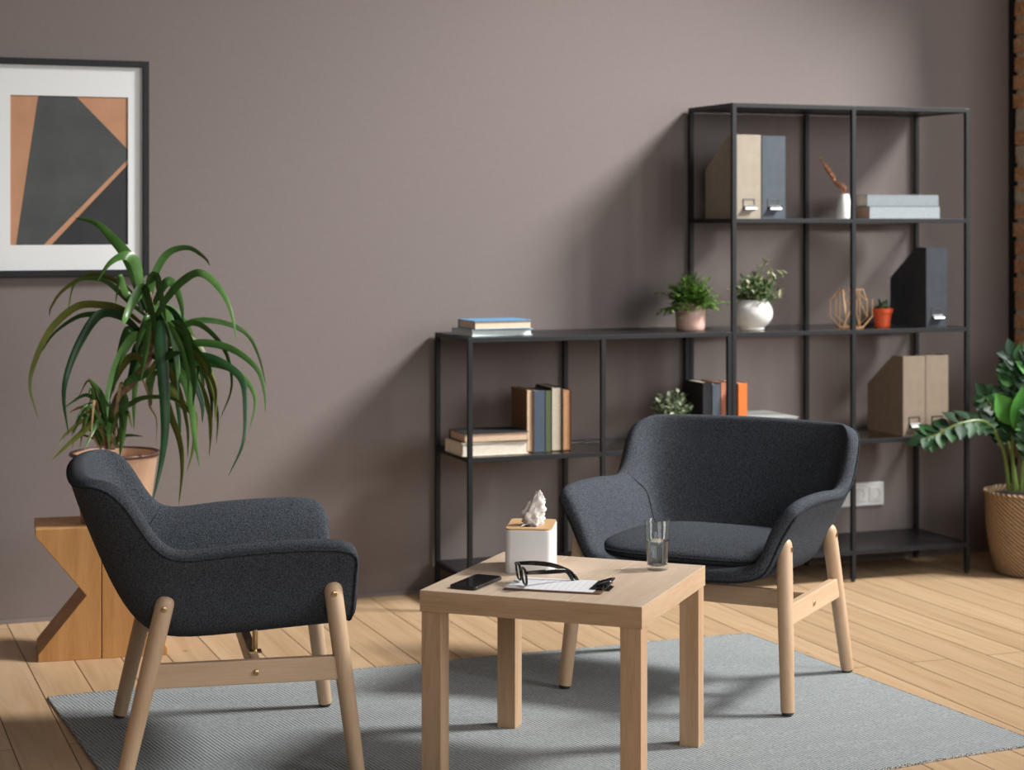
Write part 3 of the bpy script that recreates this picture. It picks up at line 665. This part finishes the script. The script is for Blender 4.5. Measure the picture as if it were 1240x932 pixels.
# ================================================================== PICTURE
t_l, t_r = lx_at(-15, WD-.02), lx_at(180.5, WD-.02); ztp = z_at(t_r, WD-.02, 74.5); zbt = z_at(t_r, WD-.02, 333.5)
pw, ph = t_r-t_l, ztp-zbt
pic = thing('framed_picture', 'black framed abstract print of orange and dark grey shapes hung on the mauve wall', 'picture', W(t_l, WD-.004, zbt), SA)
fw = .021
MB().box((0, -.022, 0), (fw, 0, ph)).box((pw-fw, -.022, 0), (pw, 0, ph)).box((fw, -.022, ph-fw), (pw-fw, 0, ph)).box((fw, -.022, 0), (pw-fw, 0, fw)).build('frame', black_m, pic, bevel=.0015)
# window of the mat
ml_, mr = lx_at(12.3, WD-.01)-t_l, lx_at(155, WD-.01)-t_l
mz1 = z_at(t_l+mr, WD-.01, 118.0)-zbt; mz0 = z_at(t_l+mr, WD-.01, 296)-zbt
MB().box((fw, -.009, fw), (ml_, -.006, ph-fw)).box((mr, -.009, fw), (pw-fw, -.006, ph-fw)).box((ml_, -.009, mz1), (mr, -.006, ph-fw)).box((ml_, -.009, fw), (mr, -.006, mz0)).build('mat', mat_board, pic)
aw, ah = mr-ml_, mz1-mz0
def AP(u, v): return (ml_+aw*u, mz0+ah*(1-v))
oran = speckle(nmat('print_orange', rough=.75), 14, (.42,.215,.115), (.47,.245,.135))
dgrey = speckle(nmat('print_grey', rough=.75), 9, (.048,.052,.054), (.064,.068,.070)); nearblk = speckle(nmat('print_black', rough=.75), 9, (.017,.018,.022), (.024,.025,.029))
art = MB().prism([AP(0,1), AP(1,1), AP(1,0), AP(0,0)], -.0052, -.004, 'xz', 0)
art.prism([AP(.05,1), AP(.28,1), AP(1,.42), AP(1,.355), AP(.555,0), AP(.235,0)], -.0056, -.0050, 'xz', 1)
art.prism([AP(.345,1), AP(1,1), AP(1,.455)], -.0056, -.0050, 'xz', 2)
pr = art.build('print', [oran, dgrey, nearblk], pic)
# ================================================================== WOODEN BLOCK STOOL + BIG POT PLANT
bl = Vector((-1.427, 5.684, 0)); ba = math.radians(15)
blk = thing('block_stool', 'hourglass shaped solid pine stool carrying the large potted plant', 'stool', bl, ba)
bw, bh, bd_ = .385, .400, .235
half = .187; nx = .142; nr = .138
for k, (s0, nm) in enumerate(((0, 'half_block'), (1, 'half_block'))):
    if s0 == 0: poly = [(0,0), (half-.0012,0), (half-.0012,bh), (-.008,bh), (-.008,bh-.022), (nx,bh*.485), (0,.022)]
    else: poly = [(half+.0012,0), (bw,0), (bw,.022), (bw-nr,bh*.485), (bw+.008,bh-.022), (bw+.008,bh), (half+.0012,bh)]
    MB().prism(poly, 0, bd_, 'xz').build(nm, block_m, blk, bevel=.002)
pc = blk.matrix_basis @ Vector((.215, .13, bh))
pc = Vector((bl.x+math.cos(ba)*.205-math.sin(ba)*.125, bl.y+math.sin(ba)*.205+math.cos(ba)*.125, bh))
zr = H-(547-CY)/F*pc.y; hp = zr-bh; rp = 52.5/F*pc.y
pc.x = (139.5-CX)/F*pc.y
plant = thing('potted_dracaena', 'tall plant with long arching strap leaves in a rose tan metal pot', 'potted plant', pc)
MB().lathe([(rp*.74,0), (rp*.765,.003), (rp*.965,hp-.012), (rp*.985,hp-.008), (rp*.985,hp-.002), (rp*.95,hp-.004), (rp*.93,hp-.03)], 56).build('pot', speckle(nmat('rose_tan_metal', rough=.38, metal=.25), 4, (.62,.40,.27), (.68,.45,.31)), plant, smooth=True)
ring = [(rp*math.cos(2*PI*k/48), rp*math.sin(2*PI*k/48), hp-.004) for k in range(48)]
MB().tube(ring, .0065, 8, closed=True).build('rolled_rim', nmat('brown_rim', (.12,.06,.045), .4, .3), plant, smooth=True)
MB().lathe([(rp*.93, hp-.045), (rp*.93, hp-.035)], 32).build('soil', soil, plant)
def lp(cx_, cy_, dy=0):                                  # point of the plant measured in the photograph, dy nearer / farther than the pot
    return pt(cx_/2.588, 260+cy_/2.588, pc.y+dy)-pc
bark = speckle(nmat('bark', rough=.9), 60, (.10,.055,.03), (.26,.16,.09), .5)
stem = cr([lp(345,735), lp(350,660), lp(372,570), lp(420,520), lp(470,440), lp(475,330), lp(465,230)], 5)
MB().tube(stem, [.016-.007*i/(len(stem)-1) for i in range(len(stem))], 10).build('trunk', bark, plant, smooth=True)
dg = [gmat('strap_mid', (.026,.075,.014), (.048,.115,.024), .30, 12), gmat('strap_dark', (.008,.034,.011), (.018,.058,.018), .26, 12), gmat('strap_light', (.050,.125,.028), (.085,.18,.045), .32, 12), gmat('strap_yellow', (.075,.10,.015), (.13,.14,.03), .4, 12), gmat('strap_dry', (.22,.15,.07), (.32,.22,.11), .7, 20)]
LV = [  # control points, visible width (crop px), material, depth drift of the tip
 ([(450,300),(430,200),(400,130),(350,70),(300,25),(235,10)], 30, 0, .05), ([(445,260),(430,160),(405,128),(370,132),(335,160),(300,215)], 24, 2, -.10),
 ([(470,260),(490,180),(530,120),(590,105),(640,135),(658,160)], 17, 0, .10), ([(480,330),(520,260),(570,205),(625,180),(680,220),(720,290),(745,400)], 21, 2, -.12),
 ([(450,300),(400,235),(340,198),(280,188),(200,235),(160,290),(155,320)], 12, 3, .12), ([(440,340),(385,300),(320,285),(240,290),(160,360),(110,460),(95,540),(120,640)], 19, 3, -.05),
 ([(450,370),(370,315),(300,310),(240,320),(170,370),(130,430)], 15, 0, .08), ([(450,380),(380,320),(310,315),(250,400),(210,500),(200,580),(215,690)], 22, 1, -.12),
 ([(460,300),(450,235),(420,270),(395,320),(385,345)], 24, 2, -.14), ([(445,400),(400,360),(370,450),(355,560)], 22, 0, -.05),
 ([(450,400),(430,420),(415,480),(390,560)], 20, 1, .05), ([(465,260),(485,195),(505,270),(520,335)], 24, 2, -.15), ([(470,300),(450,230),(480,330),(485,410)], 22, 0, -.14),
 ([(480,360),(500,330),(505,420),(515,550),(517,680),(505,780),(478,900)], 30, 1, -.16), ([(490,430),(520,390),(600,335),(690,335),(770,370),(810,440),(835,540)], 15, 0, .10),
 ([(490,420),(530,380),(600,340),(660,370),(710,440),(725,540),(690,640)], 15, 0, .06), ([(490,460),(540,425),(620,400),(700,410),(760,440),(810,490),(830,560),(832,620)], 18, 0, -.06),
 ([(480,500),(540,470),(620,460),(720,480),(780,530),(800,590),(780,680)], 18, 2, -.10), ([(490,480),(530,450),(620,440),(700,465),(760,520),(770,620),(760,720),(715,820)], 20, 1, -.14),
 ([(490,490),(540,480),(580,520),(600,600),(610,700),(625,790)], 23, 2, -.15), ([(500,500),(530,540),(570,590),(610,630),(608,720),(585,810)], 20, 3, -.10),
 ([(500,480),(505,540),(530,620),(562,710),(570,800),(560,910)], 20, 3, -.17), ([(500,360),(560,350),(590,430),(607,520),(605,600)], 25, 0, -.12),
 ([(480,280),(520,210),(550,225),(568,280),(575,340)], 22, 0, .04), ([(500,480),(600,470),(650,520),(680,620),(678,720)], 14, 2, .05),
 ([(500,490),(580,500),(635,550),(660,650),(655,760)], 15, 3, .02), ([(470,400),(460,335),(455,420),(440,525)], 26, 2, -.17),
 ([(385,610),(400,600),(450,575),(530,575),(580,600),(612,640)], 13, 0, -.06), ([(440,500),(465,560),(470,600),(490,640),(490,720)], 6, 4, .03),
 ([(385,560),(384,600),(383,680),(375,760)], 27, 2, -.16), ([(470,440),(490,400),(540,350),(560,330)], 18, 0, .1), ([(480,440),(520,440),(570,430)], 26, 0, -.1),
 ([(470,480),(440,500),(400,520),(385,545)], 24, 0, -.05), ([(480,480),(470,540),(475,600)], 20, 2, .05), ([(460,320),(400,270),(340,215),(290,200),(235,215),(212,300)], 13, 2, .08),
 ([(470,260),(400,250),(375,190),(362,280)], 16, 2, -.08), 
 # young shoots at the foot of the trunk
 ([(350,700),(335,620),(310,550),(275,510)], 18, 0, -.08), ([(350,700),(320,610),(270,565),(200,605)], 15, 0, -.05), ([(345,700),(310,640),(260,645),(205,690),(185,720)], 13, 3, -.09),
 ([(345,700),(300,650),(240,695),(162,768)], 20, 3, -.14), ([(345,710),(315,650),(290,680),(265,735)], 14, 2, -.12), ([(350,700),(345,620),(325,570)], 14, 2, -.1), ([(350,700),(360,620),(365,560)], 13, 0, .03),
 ([(350,700),(330,640),(320,600),(290,590),(250,600)], 9, 4, .05), ([(345,710),(300,700),(240,690),(225,735)], 6, 4, .03), ([(355,710),(345,650),(340,680),(342,735)], 12, 2, -.1), ([(350,700),(400,690),(450,694)], 8, 0, .0)]
r = random.Random(77)
for k in range(16):                                      # grassy young shoots round the foot of the trunk
    bx0 = r.uniform(310, 372); tx = r.uniform(205, 330) if k < 12 else r.uniform(370, 420); ty = r.uniform(520, 735); my = min(ty, 640)-r.uniform(10, 60)
    LV.append(([(bx0, 725), (bx0*.6+tx*.4, (725+my)/2-15), (bx0*.3+tx*.7, my), (tx, ty)], r.uniform(8, 15), r.choice((0,2,2,3,4)), r.uniform(-.14, .05)))
for k in range(20):                                      # the crown's inner leaves
    cx0, cy0 = r.uniform(450, 505), r.uniform(300, 510); sg = 1 if r.random() < .68 else -1
    rx, up_, dn = r.uniform(60, 190)*(1 if sg > 0 else .8), r.uniform(10, 60), r.uniform(70, 270)
    LV.append(([(cx0, cy0), (cx0+sg*rx*.35, cy0-up_), (cx0+sg*rx*.75, cy0-up_*.2+dn*.15), (cx0+sg*rx, cy0+dn*.6), (cx0+sg*rx*1.02, cy0+dn)], r.uniform(15, 23), r.choice((0,0,1,1,2,3)), r.uniform(-.2, .15)))
r = random.Random(21); mb = MB(); pxm = pc.y/F/2.588
for i, (cps, wd, mi, dz) in enumerate(LV):
    m = len(cps); P3 = [lp(a, b, dz*(k/(m-1))**1.2) for k, (a, b) in enumerate(cps)]
    P3 = cr(P3, 7); ph_ = math.radians(r.uniform(18, 48))*r.choice((-1, 1))
    def side(t_, s, ph_=ph_):
        v = Vector((0, 1, 0)); a = v.cross(t_); a = a.normalized() if a.length > 1e-4 else Vector((1, 0, 0)); b = t_.cross(a).normalized()
        g = ph_*(1-.4*s); return (a*math.cos(g)+b*math.sin(g)).normalized()
    mb.strip(P3, wd*pxm*1.3/math.cos(ph_*.8), side, .28, lambda s: min(1, .55+2.2*s)*(1-max(0, s-.35)/.65)**.75+.02, mi)
mb.build('foliage', dg, plant, smooth=True, auto=False)
# ================================================================== ZZ PLANT IN BASKET
bc = Vector(((1247-CX)/F*7.12, 7.12, 0))
bk = thing('plant_basket', 'woven straw basket holding the glossy plant by the brick wall', 'basket', bc)
zr = H-(594-CY)/F*7.12; rb, rt_ = .128, .168
def basket_mat():
    m = nmat('woven_straw', rough=.8, spec=.2); nt, b = tex(m); L = nt.links.new
    tc = N(nt, 'ShaderNodeTexCoord'); sp = N(nt, 'ShaderNodeSeparateXYZ'); L(tc.outputs['Object'], sp.inputs[0])
    at = N(nt, 'ShaderNodeMath', operation='ARCTAN2'); L(sp.outputs[1], at.inputs[0]); L(sp.outputs[0], at.inputs[1])
    cb = N(nt, 'ShaderNodeCombineXYZ'); mu_ = N(nt, 'ShaderNodeMath', operation='MULTIPLY'); mu_.inputs[1].default_value = .15; L(at.outputs[0], mu_.inputs[0])
    L(mu_.outputs[0], cb.inputs[0]); L(sp.outputs[2], cb.inputs[1])
    mp = N(nt, 'ShaderNodeMapping'); mp.inputs['Rotation'].default_value = (0, 0, math.radians(38)); L(cb.outputs[0], mp.inputs[0])
    wv = N(nt, 'ShaderNodeTexWave', bands_direction='Y'); wv.inputs['Scale'].default_value = 25; wv.inputs['Distortion'].default_value = 1.2; wv.inputs['Detail'].default_value = 2; wv.inputs['Detail Scale'].default_value = 3; L(mp.outputs[0], wv.inputs['Vector'])
    n = N(nt, 'ShaderNodeTexNoise'); n.inputs['Scale'].default_value = 130; L(cb.outputs[0], n.inputs['Vector'])
    ad = N(nt, 'ShaderNodeMath', operation='MULTIPLY_ADD'); ad.inputs[1].default_value = .35; L(n.outputs['Fac'], ad.inputs[0]); L(wv.outputs['Fac'], ad.inputs[2])
    rr = ramp(nt, [(.25, (.11,.062,.032)), (.62, (.36,.24,.14)), (1.0, (.54,.39,.245))]); L(ad.outputs[0], rr.inputs[0]); L(rr.outputs[0], b.inputs['Base Color'])
    bp = N(nt, 'ShaderNodeBump'); bp.inputs['Strength'].default_value = .8; bp.inputs['Distance'].default_value = .004; L(ad.outputs[0], bp.inputs['Height']); L(bp.outputs[0], b.inputs['Normal'])
    return m
bsk = basket_mat()
MB().lathe([(rb-.012,0), (rb,.006), (rb+.022,zr*.3), (rb+.034,zr*.6), (rt_-.003,zr-.012), (rt_,zr-.004), (rt_-.006,zr), (rt_-.014,zr-.006), (rt_-.02,zr-.10)], 56, cap1=False).build('body', bsk, bk, smooth=True)
MB().tube([(rt_*.985*math.cos(2*PI*k/48), rt_*.985*math.sin(2*PI*k/48), zr-.004) for k in range(48)], .0075, 8, closed=True).build('braided_rim', bsk, bk, smooth=True)
zz = thing('zz_plant', 'glossy dark green plant with oval leaflets on upright stems in the basket', 'plant', bc+Vector((0, 0, zr-.016)))
MB().lathe([(rt_-.03, -.08), (rt_-.022, 0)], 28).build('soil', soil, zz)
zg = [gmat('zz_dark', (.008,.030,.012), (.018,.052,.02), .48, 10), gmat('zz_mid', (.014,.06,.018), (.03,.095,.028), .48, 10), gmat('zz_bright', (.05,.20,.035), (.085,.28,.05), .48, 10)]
zs = nmat('zz_stem', (.13,.20,.045), .4)
r = random.Random(13); b0 = bc+Vector((0, 0, zr-.016))
def zp(u, v, dy): return pt(u, v, bc.y+dy)-b0
def frond(cps, nl, L0, W0, mats, fl=0):
    pts = cr(cps, 7); m = len(pts)
    mb = MB(); mb.tube(pts, [.0085-.006*i/(m-1) for i in range(m)], 8); s = mb.build('stem', zs, zz, smooth=True)
    mb = MB()
    for k in range(nl):
        f = .38+.62*k/(nl-1); i = min(int(f*(m-1)), m-2); c = pts[i].lerp(pts[i+1], f*(m-1)-i); tg = (pts[i+1]-pts[i]).normalized()
        ref = Vector((0, -1, .3)).normalized() if fl == 0 else Vector((0, -.6, .8)).normalized()
        for sg in (-1, 1):
            sd = tg.cross(ref).normalized()*sg
            d = tg*.55+sd+ref*r.uniform(-.25, .35); g = 1-.25*abs(f-.6)/.4
            mb.leaf(c, d, ref+Vector((r.uniform(-.4,.4), r.uniform(-.3,.3), 0)), L0*g*r.uniform(.9,1.1), W0*g, r.choice(mats), .12)
    mb.leaf(pts[-1], (pts[-1]-pts[-2]), Vector((0, -1, .3)), L0*.9, W0*.85, mats[0], .12)
    mb.build('leaflets', zg, s, smooth=True, auto=False)
frond([zp(1222,594,-.02), zp(1215,545,-.06), zp(1195,512,-.12), zp(1165,512,-.16), zp(1135,526,-.18), zp(1122,530,-.18)], 9, .084, .052, (0,0,0,1), 1)
frond([zp(1228,594,-.03), zp(1226,540,-.06), zp(1228,480,-.10), zp(1233,440,-.13)], 12, .088, .058, (1,1,0,2))
frond([zp(1236,594,-.05), zp(1240,540,-.08), zp(1247,470,-.12), zp(1256,425,-.14)], 12, .090, .060, (1,2,0,0))
frond([zp(1232,594,.02), zp(1222,540,.02), zp(1208,505,.0), zp(1193,480,-.03)], 9, .078, .052, (0,0,1))
frond([zp(1250,594,0), zp(1262,520,0), zp(1285,450,0), zp(1310,420,0)], 11, .085, .055, (0,1))
frond([zp(1240,594,.03), zp(1240,530,.04), zp(1233,465,.04), zp(1226,432,.03)], 11, .082, .054, (0,0,1))
frond([zp(1246,594,-.06), zp(1250,560,-.11), zp(1255,530,-.17), zp(1252,500,-.22)], 8, .085, .056, (0,1))
# two broad bright green leaves
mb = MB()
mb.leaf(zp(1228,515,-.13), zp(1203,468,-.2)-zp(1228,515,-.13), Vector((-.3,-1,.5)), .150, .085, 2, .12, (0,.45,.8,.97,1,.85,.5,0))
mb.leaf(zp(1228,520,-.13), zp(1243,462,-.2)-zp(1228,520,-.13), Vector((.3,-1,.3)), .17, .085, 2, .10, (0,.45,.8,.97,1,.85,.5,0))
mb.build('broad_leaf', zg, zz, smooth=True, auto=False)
# ================================================================== THINGS ON THE SIDE TABLE
# tissue box
a = on(611, 694, TT); ta = math.radians(-6)
tb = thing('tissue_box', 'white tissue box with a pale wooden lid on the side table', 'tissue box', a, ta)
bx, by, bz = .118, .165, .111
def rrect(x0, y0, x1, y1, rr, n=6):
    out = []
    for cx_, cy_, a0 in ((x1-rr, y0+rr, -90), (x1-rr, y1-rr, 0), (x0+rr, y1-rr, 90), (x0+rr, y0+rr, 180)):
        for k in range(n+1): out.append((cx_+rr*math.cos(math.radians(a0+90*k/n)), cy_+rr*math.sin(math.radians(a0+90*k/n))))
    return out
MB().prism(rrect(0, 0, bx, by, .016), 0, bz-.004, 'xy').build('body', white_p, tb, smooth=True, bevel=.0015)
# lid with a slot
lid = MB(); o1 = rrect(.0015, .0015, bx-.0015, by-.0015, .015, 6); n = len(o1); cx_, cy_ = bx/2, by/2
i1 = [(cx_+.018*math.cos(2*PI*k/n-PI/2+PI/n), cy_+.050*math.sin(2*PI*k/n-PI/2+PI/n)) for k in range(n)]
i1 = [(cx_+ (p[0]-cx_)*.30, cy_+(p[1]-cy_)*.62) for p in o1]
vs = [(x, y, z_) for z_ in (bz-.004, bz) for x, y in o1]+[(x, y, z_) for z_ in (bz-.004, bz) for x, y in i1]
fs = []
for k in range(n):
    j = (k+1) % n; fs += [(k, j, n+j, n+k), (n+k, n+j, 3*n+j, 3*n+k), (2*n+k, 2*n+j, j, k), (3*n+k, 3*n+j, 2*n+j, 2*n+k)]
lid.add(vs, fs); ld = lid.build('lid', oak_lid, tb)
MB().prism(i1, bz-.0055, bz-.0035, 'xy').build('slot', nmat('slot_dark', (.05,.035,.025), .9), tb)
# tissue: a twisted crumpled tuft
tis = thing('tissue', 'crumpled white tissue sticking up out of the tissue box', 'tissue', a+Vector((math.cos(ta)*bx*.56-math.sin(ta)*by*.40, math.sin(ta)*bx*.56+math.cos(ta)*by*.40, bz-.004)), ta)
r = random.Random(31); mb = MB(); n, m = 40, 22; vs = []
prof = [(0, .013), (.12, .021), (.25, .0225), (.4, .021), (.55, .0195), (.7, .016), (.82, .0115), (.92, .006), (1, .0012)]
def pr_(t_):
    for (a0, b0_), (a1, b1_) in zip(prof, prof[1:]):
        if t_ <= a1: return b0_+(b1_-b0_)*(t_-a0)/(a1-a0)
    return prof[-1][1]
from mathutils import noise
for i in range(m+1):
    t_ = i/m; R1 = pr_(t_); hgt = .092*t_; ax = .002+.010*t_*t_-.004*math.sin(5*t_); ay = .003*math.sin(4*t_)
    for k in range(n):
        a_ = 2*PI*k/n; d_ = Vector((math.cos(a_), math.sin(a_), t_*3.2))
        g = 1+.75*noise.noise(d_*1.6+Vector((3.1, .4, 2)))*(1-.3*t_)+.55*abs(noise.noise(d_*3.4+Vector((9, 1, 5))))+.22*noise.noise(d_*8)
        fl = 1-.62*max(0, t_-.35)/.65                      # the top is a flat pointed flap
        vs.append((ax+R1*g*math.cos(a_)*.95, ay+R1*g*math.sin(a_)*.8*fl, hgt+.010*noise.noise(d_*2.2+Vector((0, 7, 1)))*(.1 < t_ < .95)))
fs = [(i*n+k, i*n+(k+1) % n, (i+1)*n+(k+1) % n, (i+1)*n+k) for i in range(m) for k in range(n)]+[[m*n+k for k in range(n)], list(range(n))[::-1]]
mb.add(vs, fs)
mb.leaf(Vector((-.010, -.016, .004)), Vector((-.5, -.5, .25)), Z, .024, .024, 0, .3, (1, 1, .9, .7, .5, .3, .1))
mb.build('crumpled_sheet', tissue_m, tis, smooth=True, auto=False)
# phone
phn = thing('smartphone', 'black smartphone lying face up at the left end of the side table', 'phone', (-.0866, 4.556, TT), math.atan2(.144, .065))
MB().prism(rrect(-.077, -.036, .077, .036, .010), .0004, .0086, 'xy').build('body', phone_body, phn, smooth=True, bevel=.0022, seg=3)
MB().prism(rrect(-.0745, -.0338, .0745, .0338, .0085), .0084, .0090, 'xy').build('screen', phone_gl, phn, smooth=True)
MB().box((-.01, -.0366, .0035), (.01, -.0358, .0058)).build('side_button', gun, phn)
# clipboard
ca = math.atan2(-.058, .227)
P1 = on(609.6, 714.2, TT)
cb_ = thing('clipboard', 'brown clipboard lying under the eyeglasses on the side table', 'clipboard', P1, ca)
cw, cd = .236, .150
MB().prism(rrect(0, 0, cw, cd, .006), .0003, .0038, 'xy').build('board', speckle(nmat('brown_hardboard', rough=.6), 40, (.115,.06,.042), (.15,.08,.055)), cb_, smooth=True, bevel=.0006)
pap = thing('paper_sheet', 'white paper form with faint ruled lines held in the clipboard', 'paper', P1, ca)
mb = MB(); nx_ = 14; vs = []
for j, y in enumerate((.004, cd-.004)):
    for i in range(nx_+1):
        x_ = .002+(cw-.022)*i/nx_; vs.append((x_, y, .0046+.0008*math.sin(i*.9)*0+.0011*(1-i/nx_)**3))
vs += [(x_, y_, z_-.0006) for x_, y_, z_ in vs]; k_ = nx_+1
fs = [(i, i+1, k_+i+1, k_+i) for i in range(nx_)]; fs += [tuple(x_+2*k_ for x_ in f[::-1]) for f in fs]
bd = list(range(k_))+[k_+i for i in range(nx_, -1, -1)]; fs += [(bd[i], bd[(i+1) % len(bd)], bd[(i+1) % len(bd)]+2*k_, bd[i]+2*k_) for i in range(len(bd))]
mb.add(vs, fs); mb.build('sheet', paper_m, pap)
ln = MB()
for i in range(9):
    x_ = .05+.016*i; ln.box((x_, .015, .00475), (x_+.0012, cd-.018, .0050))
ln.build('ruled_lines', nmat('faint_ink', (.47,.49,.55), .8), pap)
clip = MB()                                              # bow clip at the right end, with a lever that sticks up
clip.prism([(cw-.036, .0062), (cw-.030, .0105), (cw-.016, .0115), (cw-.006, .009), (cw+.001, .0045), (cw+.001, -.0006+.0012), (cw-.006, .0042), (cw-.018, .0066)], cd*.22, cd*.78, 'xz')
cl = clip.build('clip', gloss_blk, cb_, bevel=.0012)
lv = MB(); lv.tube(cr([(cw-.022, cd*.30, .011), (cw-.006, cd*.28, .016), (cw+.010, cd*.33, .021), (cw+.016, cd*.5, .024), (cw+.010, cd*.67, .021), (cw-.006, cd*.72, .016), (cw-.022, cd*.70, .011)], 5), .0024, 8)
lv.prism([(cw-.014, .0115), (cw+.006, .017), (cw+.013, .021), (cw+.012, .023), (cw+.004, .0195), (cw-.014, .0140)], cd*.40, cd*.60, 'xz')
lv.prism([(cw-.002, .004), (cw+.011, .0012), (cw+.011, .0005), (cw-.002, .0015)], cd*.30, cd*.70, 'xz')
lv.build('lever', gloss_blk, cl, smooth=True)
# eyeglasses
ga = math.radians(97)                                   # local x runs along the front of the frame, near lens first
gp = on(636, 709.0, TT+.0075)
gl = thing('eyeglasses', 'black framed eyeglasses standing open on the clipboard paper', 'glasses', gp)
ex = Vector((-.20, .98, 0)).normalized(); ez = Vector((-.10, -.0, 1)).normalized(); et = Vector((.93, .30, 0)).normalized()
def G(a, b, c=0): return ex*a+ez*b+et*c                   # a along the front, b up, c back along the temples
def rim(c0, n=40):
    pts = []
    for k in range(n):
        t_ = 2*PI*k/n; x_, z_ = math.cos(t_), math.sin(t_); e = .72
        pts.append(G(c0+.0245*math.copysign(abs(x_)**e, x_)*(1+.06*z_), .0225+.0195*math.copysign(abs(z_)**e, z_)))
    return pts
fr = MB()
for c0 in (.0, .066): fr.tube(rim(c0), .0030, 8, closed=True)
fr.tube(cr([G(.024,.029), G(.033,.032), G(.042,.029)], 5), .0024, 8)
for a0, a1 in ((-.024, -.031), (.090, .097)): fr.tube([G(a0,.033), G(a1,.037), G(a1,.0375,.003)], .0028, 8)
front = fr.build('frame_front', gloss_blk, gl, smooth=True)
for c0 in (.0, .066):
    pts = rim(c0); mb = MB(); n = len(pts); mb.add([p_+et*.0006 for p_ in pts]+[p_-et*.0006 for p_ in pts], [list(range(n)), [n+k for k in range(n)][::-1]]+[(k, n+k, n+(k+1) % n, (k+1) % n) for k in range(n)])
    mb.build('lens', lens_m, front)
def temple(pts, nm):
    P = cr(pts, 6); mb = MB(); m = len(P); vs = []; fs = []
    for i, p_ in enumerate(P):
        s = i/(m-1); a_ = P[max(i-1,0)]; b_ = P[min(i+1,m-1)]; tg = (b_-a_).normalized(); up = ez-tg*ez.dot(tg); up = up.normalized(); sd = tg.cross(up)
        hh_ = (.0040+.0016*math.sin(PI*min(1, s*1.6)) if s < .62 else .0044)*(1 if s < .93 else .75); ww_ = .0021
        vs += [p_+up*hh_+sd*ww_, p_+up*hh_-sd*ww_, p_-up*hh_-sd*ww_, p_-up*hh_+sd*ww_]
    for i in range(m-1):
        for k in range(4): fs.append((i*4+k, i*4+(k+1) % 4, (i+1)*4+(k+1) % 4, (i+1)*4+k))
    fs += [(3,2,1,0), tuple((m-1)*4+k for k in range(4))]
    mb.add(vs, fs); mb.build(nm, gloss_blk, gl, smooth=True, bevel=.0008)
def gpt(u, v, Y): return pt(u, v, Y)-gp
hn, hf = G(-.030, .0365, .003), G(.096, .0365, .003)
temple([hn, gpt(655, 692.5, gp.y+.02), gpt(676, 691.5, gp.y+.055), gpt(685, 691.5, gp.y+.068), gpt(690, 696, gp.y+.073), gpt(694.5, 704.5, gp.y+.078)], 'temple')
temple([hf, gpt(645, 681.5, gp.y+.108), gpt(666, 683.5, gp.y+.100), gpt(683, 688.5, gp.y+.093), gpt(693, 694.5, gp.y+.088), gpt(702, 705.5, gp.y+.084)], 'temple')
# glass of water
gc = on(796, 689.5, TT); s_ = gc.y/F
g = thing('drinking_glass', 'clear tumbler half full of water at the back corner of the side table', 'glass', gc)
hh = .126; r0, r1 = 12.6*s_, 15.6*s_
MB().lathe([(r0-.004,0), (r0,.002), (r1,hh-.001), (r1-.0008,hh), (r1-.0018,hh-.001), (r0-.0016,.014), (r0-.006,.011), (.001,.0105)], 56, cap1=True).build('tumbler', tumbler_m, g, smooth=True)
wl = .073; rw = r0+(r1-r0)*wl/hh
wt = MB().lathe([(.001,.0102), (r0-.0062,.0107), (r0-.0014,.0138), (rw-.0014,wl)], 56).build('water', water_m, None, smooth=True)
wt.location = gc; tag(wt, 'still water filling the lower part of the tumbler', 'water')
